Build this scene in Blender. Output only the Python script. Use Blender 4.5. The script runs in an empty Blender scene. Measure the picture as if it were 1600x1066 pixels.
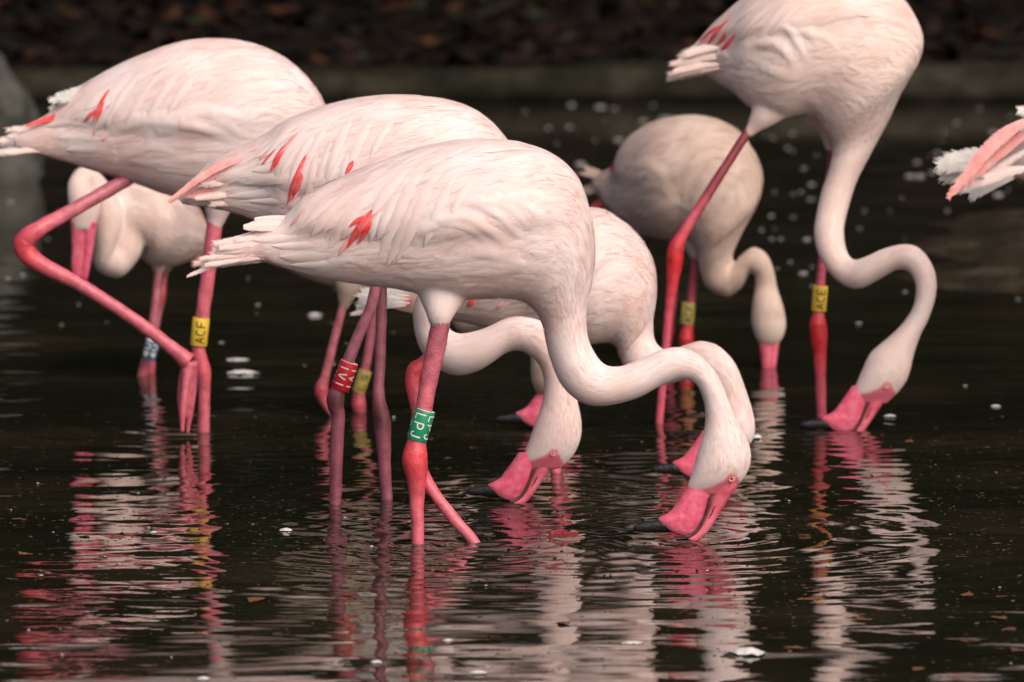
import bpy, bmesh, math, random
import numpy as np
from mathutils import Vector, noise
from mathutils.kdtree import KDTree

random.seed(7)
rng = np.random.default_rng(7)
sc = bpy.context.scene
COL = sc.collection

# ------------------------------------------------------------------ camera
FPX = 10000.0                      # focal length in photo pixels (1600 wide)
HORIZON = -500.0                   # photo row of the horizon, above the frame
CAM_H = 1.43
PITCH = math.atan((533 - HORIZON) / FPX)
cam_d = bpy.data.cameras.new('camera')
cam = bpy.data.objects.new('camera', cam_d)
COL.objects.link(cam)
cam.location = (0, 0, CAM_H)
cam.rotation_euler = (math.pi / 2 - PITCH, 0, 0)
cam_d.sensor_width = 36
cam_d.lens = 36 * FPX / 1600
cam_d.clip_start = 0.1
cam_d.clip_end = 500
cam_d.dof.use_dof = True
cam_d.dof.focus_distance = 10.72
cam_d.dof.aperture_fstop = 6.3
sc.camera = cam

# ------------------------------------------------------------------ sky, sun, exposure
SUN_EL, SUN_AZ = math.radians(42), math.radians(148)     # azimuth from +Y towards +X
world = bpy.data.worlds.new('World')
sc.world = world
world.use_nodes = True
wn = world.node_tree.nodes
wl = world.node_tree.links
sky = wn.new('ShaderNodeTexSky')
sky.sky_type = 'NISHITA'
sky.sun_disc = False
sky.sun_elevation = SUN_EL
sky.sun_rotation = SUN_AZ
sky.air_density = 0.6
sky.dust_density = 8.0
sky.ozone_density = 0.0
wl.new(sky.outputs[0], wn['Background'].inputs[0])
wn['Background'].inputs[1].default_value = 0.11
sun_d = bpy.data.lights.new('sun', 'SUN')
sun_d.energy = 1.1
sun_d.angle = math.radians(85)
sun_d.color = (1.0, 0.965, 0.99)
sun = bpy.data.objects.new('sun', sun_d)
COL.objects.link(sun)
sv = Vector((math.cos(SUN_EL) * math.sin(SUN_AZ), math.cos(SUN_EL) * math.cos(SUN_AZ), math.sin(SUN_EL)))
sun.rotation_euler = sv.to_track_quat('Z', 'Y').to_euler()
sc.view_settings.view_transform = 'Standard'
sc.view_settings.look = 'None'
sc.view_settings.gamma = 1
sc.view_settings.exposure = 0.18
sc.render.engine = 'CYCLES'
sc.cycles.max_bounces = 5
sc.cycles.use_denoising = True

# ------------------------------------------------------------------ geometry helpers
CP, SP = math.cos(PITCH), math.sin(PITCH)

def ray(px, py):
    a, b = (px - 800) / FPX, (533 - py) / FPX
    return np.array((a, CP + b * SP, -SP + b * CP))

def at(px, py, Y):
    """Point on the upright plane y = Y that stands at this photo position."""
    d = ray(px, py)
    t = Y / d[1]
    return np.array((d[0] * t, Y, CAM_H + d[2] * t))

def water_y(py):
    d = ray(800, py)
    return -CAM_H / d[2] * d[1]

def on_water(px, py, z=0.0):
    d = ray(px, py)
    t = (z - CAM_H) / d[2]
    return np.array((d[0] * t, d[1] * t, z))

def to_px(P):
    P = np.asarray(P, float)
    x, y, z = P[..., 0], P[..., 1], P[..., 2] - CAM_H
    dep = y * CP - z * SP
    up = y * SP + z * CP
    return np.stack((800 + FPX * x / dep, 533 - FPX * up / dep), -1)

def catmull(A, n):
    """Catmull-Rom through rows of A with n steps per span."""
    A = np.asarray(A, float)
    P = np.vstack((2 * A[0] - A[1], A, 2 * A[-1] - A[-2]))
    t = np.linspace(0, 1, n, endpoint=False)[:, None]
    out = []
    for i in range(len(A) - 1):
        p0, p1, p2, p3 = P[i:i + 4]
        out.append(0.5 * (2 * p1 + (p2 - p0) * t + (2 * p0 - 5 * p1 + 4 * p2 - p3) * t ** 2 + (3 * p1 - p0 - 3 * p2 + p3) * t ** 3))
    out.append(A[-1][None])
    return np.vstack(out)

def new_mesh(name, V, F, smooth=True):
    me = bpy.data.meshes.new(name)
    me.from_pydata([tuple(v) for v in V], [], [tuple(f) for f in F])
    if smooth:
        me.polygons.foreach_set('use_smooth', [True] * len(me.polygons))
    me.update()
    return me

def add(name, me, mat, parent=None, origin=None):
    o = bpy.data.objects.new(name, me)
    if mat is not None:
        me.materials.clear()
        me.materials.append(mat)
    COL.objects.link(o)
    if parent is not None:
        o.parent = parent
    return o

def tag(o, label, cat=None, group=None, kind=None):
    if label: o['label'] = label
    if cat: o['category'] = cat
    if group: o['group'] = group
    if kind: o['kind'] = kind
    return o

def grid_faces(n, m, off=0, wrap=True):
    F = []
    mm = m if wrap else m - 1
    for i in range(n - 1):
        for j in range(mm):
            a = off + i * m + j
            b = off + i * m + (j + 1) % m
            F.append((a, b, b + m, a + m))
    return F

class Loft:
    """A skin over rings; each ring spans two outline points and bulges in depth."""
    N = 6
    def __init__(self, st, Y, M=40):
        T = np.array([at(s[0], s[1], Y + s[5]) for s in st])
        B = np.array([at(s[2], s[3], Y + s[5]) for s in st])
        w = np.array([[s[4]] for s in st])
        D = catmull(np.hstack((T, B, w)), self.N)
        self.T, self.B, self.w = D[:, :3], D[:, 3:6], D[:, 6]
        self.c = (self.T + self.B) / 2
        self.a = (self.T - self.B) / 2
        self.h = np.linalg.norm(self.a, axis=1)
        # depth axis leans so rings stay square to the path
        tan = np.gradient(self.c, axis=0)
        d = np.cross(tan, self.a)
        nn = np.linalg.norm(d, axis=1, keepdims=True)
        d = d / np.maximum(nn, 1e-9)
        d[d[:, 1] > 0] *= -1
        d = 0.5 * d + 0.5 * np.array((0, -1, 0))
        self.d = d / np.linalg.norm(d, axis=1, keepdims=True)
        self.n = len(D)
        self.M = M
        self.bulge = None
    def eval(self, s, th, off=0.0):
        """s in station units, th angle (0 = first outline, pi/2 = near side)."""
        s = np.asarray(s, float); th = np.asarray(th, float)
        f = np.clip(s * self.N, 0, self.n - 1.001)
        i = f.astype(int); r = (f - i)[..., None]
        c = self.c[i] * (1 - r) + self.c[i + 1] * r
        a = self.a[i] * (1 - r) + self.a[i + 1] * r
        d = self.d[i] * (1 - r) + self.d[i + 1] * r
        hw = (self.h * self.w)[i] * (1 - r[..., 0]) + (self.h * self.w)[i + 1] * r[..., 0]
        ct, stn = np.cos(th)[..., None], np.sin(th)[..., None]
        rad = a * ct + d * (hw[..., None] * stn)
        if self.bulge is not None:
            off = off + self.bulge(s, th)
        off = np.asarray(off, float)
        L = np.linalg.norm(rad, axis=-1, keepdims=True)
        return c + rad * (1 + np.broadcast_to(off, s.shape)[..., None] / np.maximum(L, 1e-4))
    def mesh(self, rows=None):
        s = np.linspace(0, (self.n - 1) / self.N, rows or self.n)
        th = np.linspace(0, 2 * math.pi, self.M, endpoint=False)
        S, TH = np.meshgrid(s, th, indexing='ij')
        P = self.eval(S, TH)
        n = len(s)
        V = P.reshape(-1, 3)
        F = grid_faces(n, self.M)
        e0, e1 = len(V), len(V) + 1
        V = np.vstack((V, P[0].mean(0), P[-1].mean(0)))
        for j in range(self.M):
            F.append((e0, (j + 1) % self.M, j))
            F.append((e1, (n - 1) * self.M + j, (n - 1) * self.M + (j + 1) % self.M))
        return V, F, S, TH, P

def tube(pts, rad, M=12, squash=1.0, knobby=False, n=5):
    """Tapered tube through world points; returns verts, faces."""
    D = catmull(np.hstack((np.array(pts), np.array(rad)[:, None])), n)
    P, R = D[:, :3], np.maximum(D[:, 3], 1e-4)
    tan = np.gradient(P, axis=0)
    tan /= np.linalg.norm(tan, axis=1, keepdims=True)
    ref = np.array((0, -1.0, 0.02))
    side = np.cross(tan, ref); side /= np.linalg.norm(side, axis=1, keepdims=True)
    fr = np.cross(side, tan)
    V = []
    th = np.linspace(0, 2 * math.pi, M, endpoint=False)
    for i in range(len(P)):
        V.append(P[i] + R[i] * (np.cos(th)[:, None] * side[i] + squash * np.sin(th)[:, None] * fr[i]))
    V = np.vstack(V)
    if knobby:
        for q in range(len(V)):
            i = q // M
            nv = V[q] - P[i]
            V[q] = P[i] + nv * (1 + 0.09 * noise.noise(Vector(V[q]) * 40) + 0.03 * noise.noise(Vector(V[q]) * 140))
    F = grid_faces(len(P), M)
    F.append(tuple(range(M))[::-1])
    F.append(tuple(range((len(P) - 1) * M, len(P) * M)))
    return V, F, D

def join(parts):
    Vs, Fs, o = [], [], 0
    for V, F in parts:
        Vs.append(np.asarray(V)); Fs += [tuple(i + o for i in f) for f in F]; o += len(V)
    return np.vstack(Vs), Fs

# ------------------------------------------------------------------ materials
def mat(name, rough=0.6):
    m = bpy.data.materials.new(name)
    m.use_nodes = True
    b = m.node_tree.nodes['Principled BSDF']
    b.inputs['Roughness'].default_value = rough
    return m, m.node_tree.nodes, m.node_tree.links, b

def ramp(N, stops):
    r = N.new('ShaderNodeValToRGB')
    e = r.color_ramp.elements
    while len(e) < len(stops): e.new(0.5)
    for k, (p, c) in enumerate(stops):
        e[k].position = p
        e[k].color = (*c, 1)
    return r

def noise_node(N, L, vec, scale, detail=4, rough=0.55):
    n = N.new('ShaderNodeTexNoise')
    n.inputs['Scale'].default_value = scale
    n.inputs['Detail'].default_value = detail
    n.inputs['Roughness'].default_value = rough
    if vec is not None: L.new(vec, n.inputs['Vector'])
    return n

def plumage_mat(name, c0, c1, c2, feather=False, bump=0.14):
    """Soft white-pink plumage: colour drifts in broad patches, fine streaks follow the lie of the feathers."""
    m, N, L, b = mat(name, 0.85)
    tc = N.new('ShaderNodeTexCoord')
    n1 = noise_node(N, L, tc.outputs['Object'], 9.0, 3)
    r1 = ramp(N, [(0.32, c0), (0.52, c1), (0.74, c2)])
    L.new(n1.outputs[0], r1.inputs[0])
    at_ = N.new('ShaderNodeAttribute'); at_.attribute_name = 'flow'
    mp = N.new('ShaderNodeMapping')
    mp.inputs['Scale'].default_value = (2.2, 26.0, 1.0) if not feather else (3.0, 40.0, 1.0)
    L.new(at_.outputs['Vector'], mp.inputs['Vector'])
    n2 = noise_node(N, L, mp.outputs[0], 1.6, 5, 0.6)
    mx = N.new('ShaderNodeMix'); mx.data_type = 'RGBA'; mx.blend_type = 'MULTIPLY'
    r2 = ramp(N, [(0.3, (0.90, 0.855, 0.825)), (0.6, (1, 1, 1))])
    L.new(n2.outputs[0], r2.inputs[0])
    mx.inputs[0].default_value = 0.5
    L.new(r1.outputs[0], mx.inputs[6]); L.new(r2.outputs[0], mx.inputs[7])
    out = mx.outputs[2]
    if feather:
        t = N.new('ShaderNodeAttribute'); t.attribute_name = 'tint'
        mx2 = N.new('ShaderNodeMix'); mx2.data_type = 'RGBA'; mx2.blend_type = 'MULTIPLY'
        r3 = ramp(N, [(0.0, (0.90, 0.85, 0.83)), (0.5, (1.0, 0.985, 0.98)), (1.0, (1.0, 0.93, 0.92))])
        L.new(t.outputs['Fac'], r3.inputs[0])
        mx2.inputs[0].default_value = 0.4
        L.new(out, mx2.inputs[6]); L.new(r3.outputs[0], mx2.inputs[7])
        out = mx2.outputs[2]
    if not feather:
        sk = N.new('ShaderNodeAttribute'); sk.attribute_name = 'skin'
        mx3 = N.new('ShaderNodeMix'); mx3.data_type = 'RGBA'
        L.new(sk.outputs['Fac'], mx3.inputs[0]); L.new(out, mx3.inputs[6])
        mx3.inputs[7].default_value = (0.78, 0.17, 0.24, 1)
        out = mx3.outputs[2]
    L.new(out, b.inputs['Base Color'])
    bp = N.new('ShaderNodeBump')
    bp.inputs['Strength'].default_value = bump
    bp.inputs['Distance'].default_value = 0.003
    L.new(n2.outputs[0], bp.inputs['Height'])
    L.new(bp.outputs[0], b.inputs['Normal'])
    b.inputs['Specular IOR Level'].default_value = 0.15
    b.inputs['Sheen Weight'].default_value = 0.12
    b.inputs['Sheen Roughness'].default_value = 0.5
    return m

PLUM = {}
def plum(key, c0, c1, c2):
    PLUM[key] = (plumage_mat('plumage_' + key, c0, c1, c2),
                 plumage_mat('feather_' + key, c0, c1, c2, True, 0.10))
plum('white', (0.81, 0.60, 0.56), (0.835, 0.69, 0.665), (0.845, 0.755, 0.755))
plum('cream', (0.79, 0.60, 0.54), (0.83, 0.68, 0.63), (0.845, 0.73, 0.69))
plum('tan', (0.60, 0.445, 0.37), (0.67, 0.525, 0.45), (0.71, 0.58, 0.51))
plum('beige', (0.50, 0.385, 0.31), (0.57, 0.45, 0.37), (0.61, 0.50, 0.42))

def simple(name, col, rough, spec=0.5, nscale=0, ncol=None, bump=0, bscale=200):
    m, N, L, b = mat(name, rough)
    b.inputs['Base Color'].default_value = (*col, 1)
    b.inputs['Specular IOR Level'].default_value = spec
    tc = N.new('ShaderNodeTexCoord')
    if nscale:
        n = noise_node(N, L, tc.outputs['Object'], nscale, 4)
        r = ramp(N, [(0.35, col), (0.68, ncol)])
        L.new(n.outputs[0], r.inputs[0]); L.new(r.outputs[0], b.inputs['Base Color'])
    if bump:
        n = noise_node(N, L, tc.outputs['Object'], bscale, 3)
        bp = N.new('ShaderNodeBump'); bp.inputs['Strength'].default_value = bump
        bp.inputs['Distance'].default_value = 0.002
        L.new(n.outputs[0], bp.inputs['Height']); L.new(bp.outputs[0], b.inputs['Normal'])
    return m

def leg_mat(name, shaft, joint, upper):
    """Scaly leg skin; the tint attribute says how far towards joint red (1) or the dull upper shaft (0)."""
    m, N, L, b = mat(name, 0.38)
    t = N.new('ShaderNodeAttribute'); t.attribute_name = 'tint'
    r = ramp(N, [(0.0, upper), (0.5, shaft), (1.0, joint)])
    L.new(t.outputs['Fac'], r.inputs[0])
    tc = N.new('ShaderNodeTexCoord')
    n = noise_node(N, L, tc.outputs['Object'], 60, 4)
    r2 = ramp(N, [(0.28, (0.55, 0.52, 0.56)), (0.5, (0.95, 0.93, 0.93)), (0.72, (1.15, 1.3, 1.25))])
    L.new(n.outputs[0], r2.inputs[0])
    mx = N.new('ShaderNodeMix'); mx.data_type = 'RGBA'; mx.blend_type = 'MULTIPLY'; mx.inputs[0].default_value = 0.8
    L.new(r.outputs[0], mx.inputs[6]); L.new(r2.outputs[0], mx.inputs[7])
    L.new(mx.outputs[2], b.inputs['Base Color'])
    v = N.new('ShaderNodeTexVoronoi'); v.inputs['Scale'].default_value = 260
    L.new(tc.outputs['Object'], v.inputs['Vector'])
    bp = N.new('ShaderNodeBump'); bp.inputs['Strength'].default_value = 0.35; bp.inputs['Distance'].default_value = 0.0015
    L.new(v.outputs['Distance'], bp.inputs['Height']); L.new(bp.outputs[0], b.inputs['Normal'])
    return m

LEG = {
    'pink': leg_mat('leg_pink', (0.66, 0.15, 0.20), (0.66, 0.055, 0.075), (0.42, 0.12, 0.16)),
    'red': leg_mat('leg_red', (0.60, 0.10, 0.15), (0.58, 0.025, 0.035), (0.24, 0.03, 0.045)),
    'purple': leg_mat('leg_purple', (0.36, 0.10, 0.135), (0.16, 0.045, 0.055), (0.36, 0.125, 0.16)),
    'dim': leg_mat('leg_dim', (0.50, 0.15, 0.19), (0.48, 0.05, 0.07), (0.34, 0.07, 0.09)),
}
BILL_PINK = simple('bill_pink', (0.72, 0.085, 0.17), 0.34, 0.5, 70, (0.80, 0.19, 0.27), 0.7, 110)
BILL_PALE = simple('bill_pale', (0.72, 0.10, 0.17), 0.36, 0.5, 60, (0.78, 0.20, 0.26), 0.6, 120)
BLACK = simple('bill_black', (0.012, 0.012, 0.013), 0.36, 0.4, 0, None, 0.8, 200)
MOUTH = simple('bill_lamella', (0.06, 0.035, 0.035), 0.5, 0.3, 90, (0.12, 0.07, 0.07))
IRIS = simple('eye_iris', (0.62, 0.50, 0.22), 0.15)
PUPIL = simple('eye_pupil', (0.01, 0.01, 0.01), 0.1)
LID = simple('eyelid_pink', (0.70, 0.22, 0.24), 0.5)
RED = simple('red_wing_feather', (0.78, 0.04, 0.045), 0.7, 0.2, 70, (0.84, 0.19, 0.19))
ROSE = simple('rose_wing_feather', (0.80, 0.32, 0.30), 0.7, 0.2, 40, (0.82, 0.48, 0.46))
FAR_DOWN = simple('grey_down', (0.50, 0.48, 0.46), 0.85, 0.1, 60, (0.34, 0.32, 0.30))  # greyer down for the feathers on the far water
DOWN = simple('white_down', (0.58, 0.56, 0.54), 0.85, 0.2, 60, (0.72, 0.68, 0.64))
BAND = {
    'yellow': simple('band_yellow', (0.80, 0.56, 0.05), 0.4, 0.5, 40, (0.70, 0.47, 0.05)),
    'ochre': simple('band_ochre', (0.50, 0.40, 0.10), 0.5, 0.4, 60, (0.36, 0.28, 0.08)),
    'green': simple('band_green', (0.01, 0.28, 0.13), 0.35, 0.5, 40, (0.012, 0.24, 0.11)),
    'red': simple('band_red', (0.62, 0.012, 0.02), 0.35, 0.5, 40, (0.55, 0.012, 0.02)),
    'blue': simple('band_blue', (0.03, 0.10, 0.19), 0.45, 0.4, 40, (0.02, 0.08, 0.15)),
    'white': simple('band_white', (0.80, 0.78, 0.75), 0.5),
    'black': simple('band_ink', (0.02, 0.018, 0.015), 0.5),
}

# ------------------------------------------------------------------ feathers
def hug_feathers(loft, s0, th0, ds, dth, width, lift, camber, spindle=False):
    """Feathers lying on the skin. Arrays, one entry per feather. Root at (s0, th0), tip at (s0-ds, th0+dth)."""
    K = len(s0)
    nt = 7
    t = np.linspace(0, 1, nt)
    X = np.array((-1, -0.55, 0, 0.55, 1.0))
    S = s0[:, None] - ds[:, None] * t
    TH = th0[:, None] + dth[:, None] * t ** 1.25
    P = loft.eval(S, TH)
    e = 0.02
    du = loft.eval(S + e, TH) - loft.eval(S - e, TH)
    dv = loft.eval(S, TH + e) - loft.eval(S, TH - e)
    nrm = np.cross(dv, du)
    nrm /= np.maximum(np.linalg.norm(nrm, axis=-1, keepdims=True), 1e-9)
    rad = P - loft.eval(S, TH, -0.01)
    sg = np.sign((nrm * rad).sum(-1, keepdims=True)); sg[sg == 0] = 1
    nrm *= sg
    tan = np.gradient(P, axis=1)
    tan /= np.maximum(np.linalg.norm(tan, axis=-1, keepdims=True), 1e-9)
    side = np.cross(tan, nrm)
    prof = np.minimum(1, 0.45 + 2.2 * t) * np.sqrt(np.clip(1 - t ** 3.2, 0, 1))
    if spindle: prof = np.sin(np.pi * np.clip(t, 0.02, 0.98)) ** 0.8
    wv = width[:, None] * prof
    hv = lift[:, None] * t ** 1.3
    V = (P[:, :, None, :] + side[:, :, None, :] * (wv[:, :, None] * X)[..., None]
         + nrm[:, :, None, :] * (hv[:, :, None] + camber[:, None, None] * (1 - X ** 2) * np.sqrt(np.clip(prof, 0, 1))[None, :, None] - 0.0006)[..., None])
    V = V.reshape(-1, 3)
    F = []
    for k in range(K):
        F += grid_faces(nt, 5, k * nt * 5, False)
    fl = np.zeros((K, nt, 5, 3)); fl[..., 0] = t[None, :, None] * 1.2 + np.arange(K)[:, None, None] * 3.7
    fl[..., 1] = X * 0.22 + np.arange(K)[:, None, None] * 1.3
    tint = np.repeat(rng.random(K), nt * 5)
    return V, F, fl.reshape(-1, 3), tint

def barbs(loft, K, nbody):
    """Hair-fine barbs combed towards the tail over trunk and neck."""
    smax = (loft.n - 1) / loft.N
    K1 = int(K * 0.78)
    s0 = np.concatenate((0.4 + (nbody - 0.4) * rng.random(K1), nbody + (smax - 2.2 - nbody) * rng.random(K - K1)))
    neck = np.clip((s0 - nbody + 2.0) / 3.0, 0, 1)
    sgn = np.where(rng.random(K) < 0.7, 1, -1)
    th0 = sgn * rng.random(K) * math.pi
    ds = (0.42 * (1 - neck) + 0.30 * neck) * (0.6 + 0.8 * rng.random(K))
    dth = sgn * (0.08 + rng.normal(0, 0.035, K)) * (1 - 0.4 * neck)
    lift = (0.0024 * (1 - neck) + 0.0010 * neck) * (0.3 + rng.random(K))
    nt = 4
    t = np.linspace(0, 1, nt)
    S = s0[:, None] - ds[:, None] * t
    TH = th0[:, None] + dth[:, None] * t
    P = loft.eval(S, TH, lift[:, None] * t ** 1.4 + 0.0004)
    tan = np.gradient(P, axis=1)
    rad = P - loft.eval(S, TH, -0.01)
    side = np.cross(tan, rad); side /= np.maximum(np.linalg.norm(side, axis=-1, keepdims=True), 1e-9)
    hw = 0.00034 * (1 - 0.75 * t)
    V = np.stack((P - side * hw[None, :, None], P + side * hw[None, :, None]), 2).reshape(-1, 3)
    base = (np.arange(K)[:, None] * nt + np.arange(nt - 1)).ravel() * 2
    F = np.stack((base, base + 1, base + 3, base + 2), -1).tolist()
    fl = np.repeat(rng.random((K, 3)) * 9, nt * 2, axis=0)
    return V, F, fl, np.repeat(rng.random(K), nt * 2)

def thigh_hair(pts, rad, K):
    D = catmull(np.hstack((np.array(pts), np.array(rad)[:, None])), 5)
    V, F = [], []
    n = len(D)
    tan = np.gradient(D[:, :3], axis=0); tan /= np.linalg.norm(tan, axis=1, keepdims=True)
    for q in range(K):
        i = int(n * (0.25 + 0.62 * rng.random())); i = min(i, n - 1)
        a = rng.random() * 6.283
        sd = np.cross(tan[i], (0, -1.0, 0.02)); sd /= np.linalg.norm(sd)
        fr = np.cross(sd, tan[i])
        out = sd * math.cos(a) + fr * math.sin(a); sw = -sd * math.sin(a) + fr * math.cos(a)
        L = 0.006 + 0.007 * rng.random()
        p = D[i, :3] + out * D[i, 3] * 0.97
        j = min(i + 3, n - 1)
        slope = (D[j, 3] - D[i, 3]) / max(1e-4, np.linalg.norm(D[j, :3] - D[i, :3])) if j > i else 0
        dr = tan[i] + out * (slope + 0.06 + 0.12 * rng.random()) + sw * rng.normal(0, 0.12)
        o = len(V)
        for t, hw in ((0, 0.0006), (0.5, 0.0005), (1, 0.00015)):
            c = p + dr * L * t - out * 0.003 * t * t * rng.random()
            V += [c - sw * hw, c + sw * hw]
        F += [(o, o + 1, o + 3, o + 2), (o + 2, o + 3, o + 5, o + 4)]
    return np.array(V), F

def feather_mesh(name, V, F, fl, tint, origin):
    me = new_mesh(name, V - origin, F)
    a = me.attributes.new('flow', 'FLOAT_VECTOR', 'POINT'); a.data.foreach_set('vector', fl.ravel())
    a = me.attributes.new('tint', 'FLOAT', 'POINT'); a.data.foreach_set('value', tint)
    return me

def free_feather(pts, width, face, origin, fray=0.25, barbs=46, seed=0, soft=False):
    """A loose feather built barb by barb on a curved shaft."""
    r = np.random.default_rng(seed)
    C = catmull(np.array(pts), 12)
    n = len(C)
    tan = np.gradient(C, axis=0); L = np.linalg.norm(tan, axis=1).sum()
    tan /= np.linalg.norm(tan, axis=1, keepdims=True)
    face = np.asarray(face, float)
    V, F = [], []
    # shaft
    for i in range(n):
        sd = np.cross(tan[i], face); sd /= np.linalg.norm(sd)
        h = 0.0012 * (1 - 0.8 * i / n)
        V += [C[i] + sd * h, C[i] + face * h, C[i] - sd * h]
    F += grid_faces(n, 3, 0, False)
    for sgn in (-1, 1):
        for k in range(barbs):
            t = (k + 0.5 * r.random()) / barbs
            i = min(int(t * (n - 1)), n - 2)
            c = C[i] * (1 - (t * (n - 1) - i)) + C[i + 1] * (t * (n - 1) - i)
            sd = np.cross(tan[i], face); sd /= np.linalg.norm(sd)
            prof = min(1, 0.12 + 2.2 * t) * math.sqrt(max(0, 1 - t ** 3)) + 0.06
            wl = width * prof * (1 + fray * (t ** 2) * (r.random() - 0.35) * 2)
            sweep = 0.9 + 0.6 * t if not soft else 1.8 + 1.8 * r.random()
            tip = c + sgn * sd * wl + tan[i] * wl * sweep - face * wl * 0.25 + face * (r.random() - 0.5) * wl * 0.35 * fray
            mid = c + (tip - c) * 0.55 + face * wl * 0.06
            hw = L / barbs * (0.95 if t < 0.75 else 0.7)
            if soft: hw = 0.0011; wl *= 0.9; tip = tip + tan[i] * wl * 2.0 * (r.random() - 0.5)
            o = len(V)
            V += [c - tan[i] * hw, c + tan[i] * hw, mid - tan[i] * hw * 0.95, mid + tan[i] * hw * 0.95, tip - tan[i] * hw * 0.3, tip + tan[i] * hw * 0.3]
            F += [(o, o + 1, o + 3, o + 2), (o + 2, o + 3, o + 5, o + 4)]
    return new_mesh('feather', np.array(V) - origin, F)

# letters as pen strokes in a 0..1 box (x along the text, y up)
def arc(cx, cy, rx, ry, a0, a1, n=9):
    return [(cx + rx * math.cos(math.radians(a0 + (a1 - a0) * k / n)), cy + ry * math.sin(math.radians(a0 + (a1 - a0) * k / n))) for k in range(n + 1)]
GLYPH = {
    'A': [[(0, 0), (0.5, 1), (1, 0)], [(0.2, 0.36), (0.8, 0.36)]],
    'C': [arc(0.52, 0.5, 0.5, 0.5, 50, 310, 12)],
    'E': [[(1, 1), (0.05, 1), (0.05, 0), (1, 0)], [(0.05, 0.52), (0.85, 0.52)]],
    'F': [[(1, 1), (0.05, 1), (0.05, 0)], [(0.05, 0.5), (0.85, 0.5)]],
    'L': [[(0.1, 1), (0.1, 0), (0.95, 0)]],
    'P': [[(0.1, 0), (0.1, 1), (0.55, 1)] + arc(0.55, 0.72, 0.4, 0.28, 90, -90, 6) + [(0.1, 0.44)]],
    'J': [[(0.85, 1), (0.85, 0.3)] + arc(0.5, 0.3, 0.35, 0.3, 0, -170, 6)],
    'I': [[(0.5, 0), (0.5, 1)]],
    'V': [[(0.05, 1), (0.5, 0), (0.95, 1)]],
    'S': [arc(0.5, 0.75, 0.4, 0.25, 30, 270, 8) + arc(0.5, 0.25, 0.4, 0.25, 90, -150, 8)],
    '4': [[(0.75, 0), (0.75, 1), (0.05, 0.3), (1, 0.3)]],
    'N': [[(0.05, 0), (0.05, 1), (0.95, 0), (0.95, 1)]],
    'U': [[(0.05, 1), (0.05, 0.35)] + arc(0.5, 0.35, 0.45, 0.35, 180, 360, 8) + [(0.95, 1)]],
}

def leg_band(parent, origin, p0, p1, rad, colour, ink, text, ccw=True, copies=2, letter_h=None, turn=0.0, pen=0.0011):
    """Ring on a leg from p0 (low) to p1 (high) with the code written round it along the leg."""
    p0, p1 = np.array(p0), np.array(p1)
    ax = p1 - p0; Lb = np.linalg.norm(ax); ax /= Lb
    fr = np.array((0, -1.0, 0)); fr -= ax * fr.dot(ax); fr /= np.linalg.norm(fr)
    rt = np.cross(ax, fr); rt = rt if rt[0] > 0 else -rt
    def P(u, phi, r):        # u along the axis 0..Lb, phi to the right of the near side
        return p0 + ax * u + r * (fr * math.cos(phi) + rt * math.sin(phi))
    M = 28
    V, F = [], []
    ring = [(0.0, rad - 0.0012), (0.0, rad - 0.0003), (0.0006, rad), (Lb - 0.0006, rad), (Lb, rad - 0.0003), (Lb, rad - 0.0012)]
    for u, r in ring:
        for j in range(M): V.append(P(u, 2 * math.pi * j / M, r))
    F = grid_faces(len(ring), M)
    b = add('leg_band', new_mesh('leg_band', np.array(V) - origin, F), BAND[colour], parent)
    # white core of the laminate shows at the inner rim
    V2 = []
    for u, r in [(0.0002, rad - 0.0013), (Lb + 0.0007, rad - 0.0013), (Lb + 0.0007, rad - 0.0026), (0.0002, rad - 0.0026)]:
        for j in range(M): V2.append(P(u, 2 * math.pi * j / M, r))
    F2 = grid_faces(4, M)
    add('band_core', new_mesh('band_core', np.array(V2) - origin, F2), BAND['white'] if ink == 'white' else BAND[colour], b)
    letter_h = letter_h or rad * 1.15
    n = len(text)
    cell = Lb * 0.86 / n
    lw = cell * 0.72
    pitch = letter_h * 1.38 / rad
    VV, FF = [], []
    for cpy in range(copies):
        ph0 = turn + pitch * (cpy - (copies - 1) / 2)
        for k, chv in enumerate(text):
            base = Lb * 0.07 + cell * (k + 0.14)
            for stroke in GLYPH[chv]:
                pts = []
                for a_, b_ in zip(stroke[:-1], stroke[1:]):
                    for q in range(4):
                        pts.append((a_[0] + (b_[0] - a_[0]) * q / 4, a_[1] + (b_[1] - a_[1]) * q / 4))
                pts.append(stroke[-1])
                o = len(VV)
                flat = []
                for (x, y) in pts:
                    u = base + x * lw; hgt = (y - 0.5) * letter_h
                    if ccw: flat.append((u, -hgt))            # reads upward, tops to the left
                    else: flat.append((Lb - u, hgt))          # reads downward, tops to the right
                for i, (u, h) in enumerate(flat):
                    i0, i1 = max(0, i - 1), min(len(flat) - 1, i + 1)
                    du, dh = flat[i1][0] - flat[i0][0], flat[i1][1] - flat[i0][1]
                    l = math.hypot(du, dh) or 1
                    du, dh = du / l * pen, dh / l * pen
                    VV.append(P(u - dh, ph0 + (h + du) / rad, rad + 0.0004))
                    VV.append(P(u + dh, ph0 + (h - du) / rad, rad + 0.0004))
                for i in range(len(flat) - 1):
                    FF.append((o + 2 * i, o + 2 * i + 1, o + 2 * i + 3, o + 2 * i + 2))
    add('band_lettering', new_mesh('band_lettering', np.array(VV) - origin, FF), BAND[ink], b)
    return b

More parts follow.
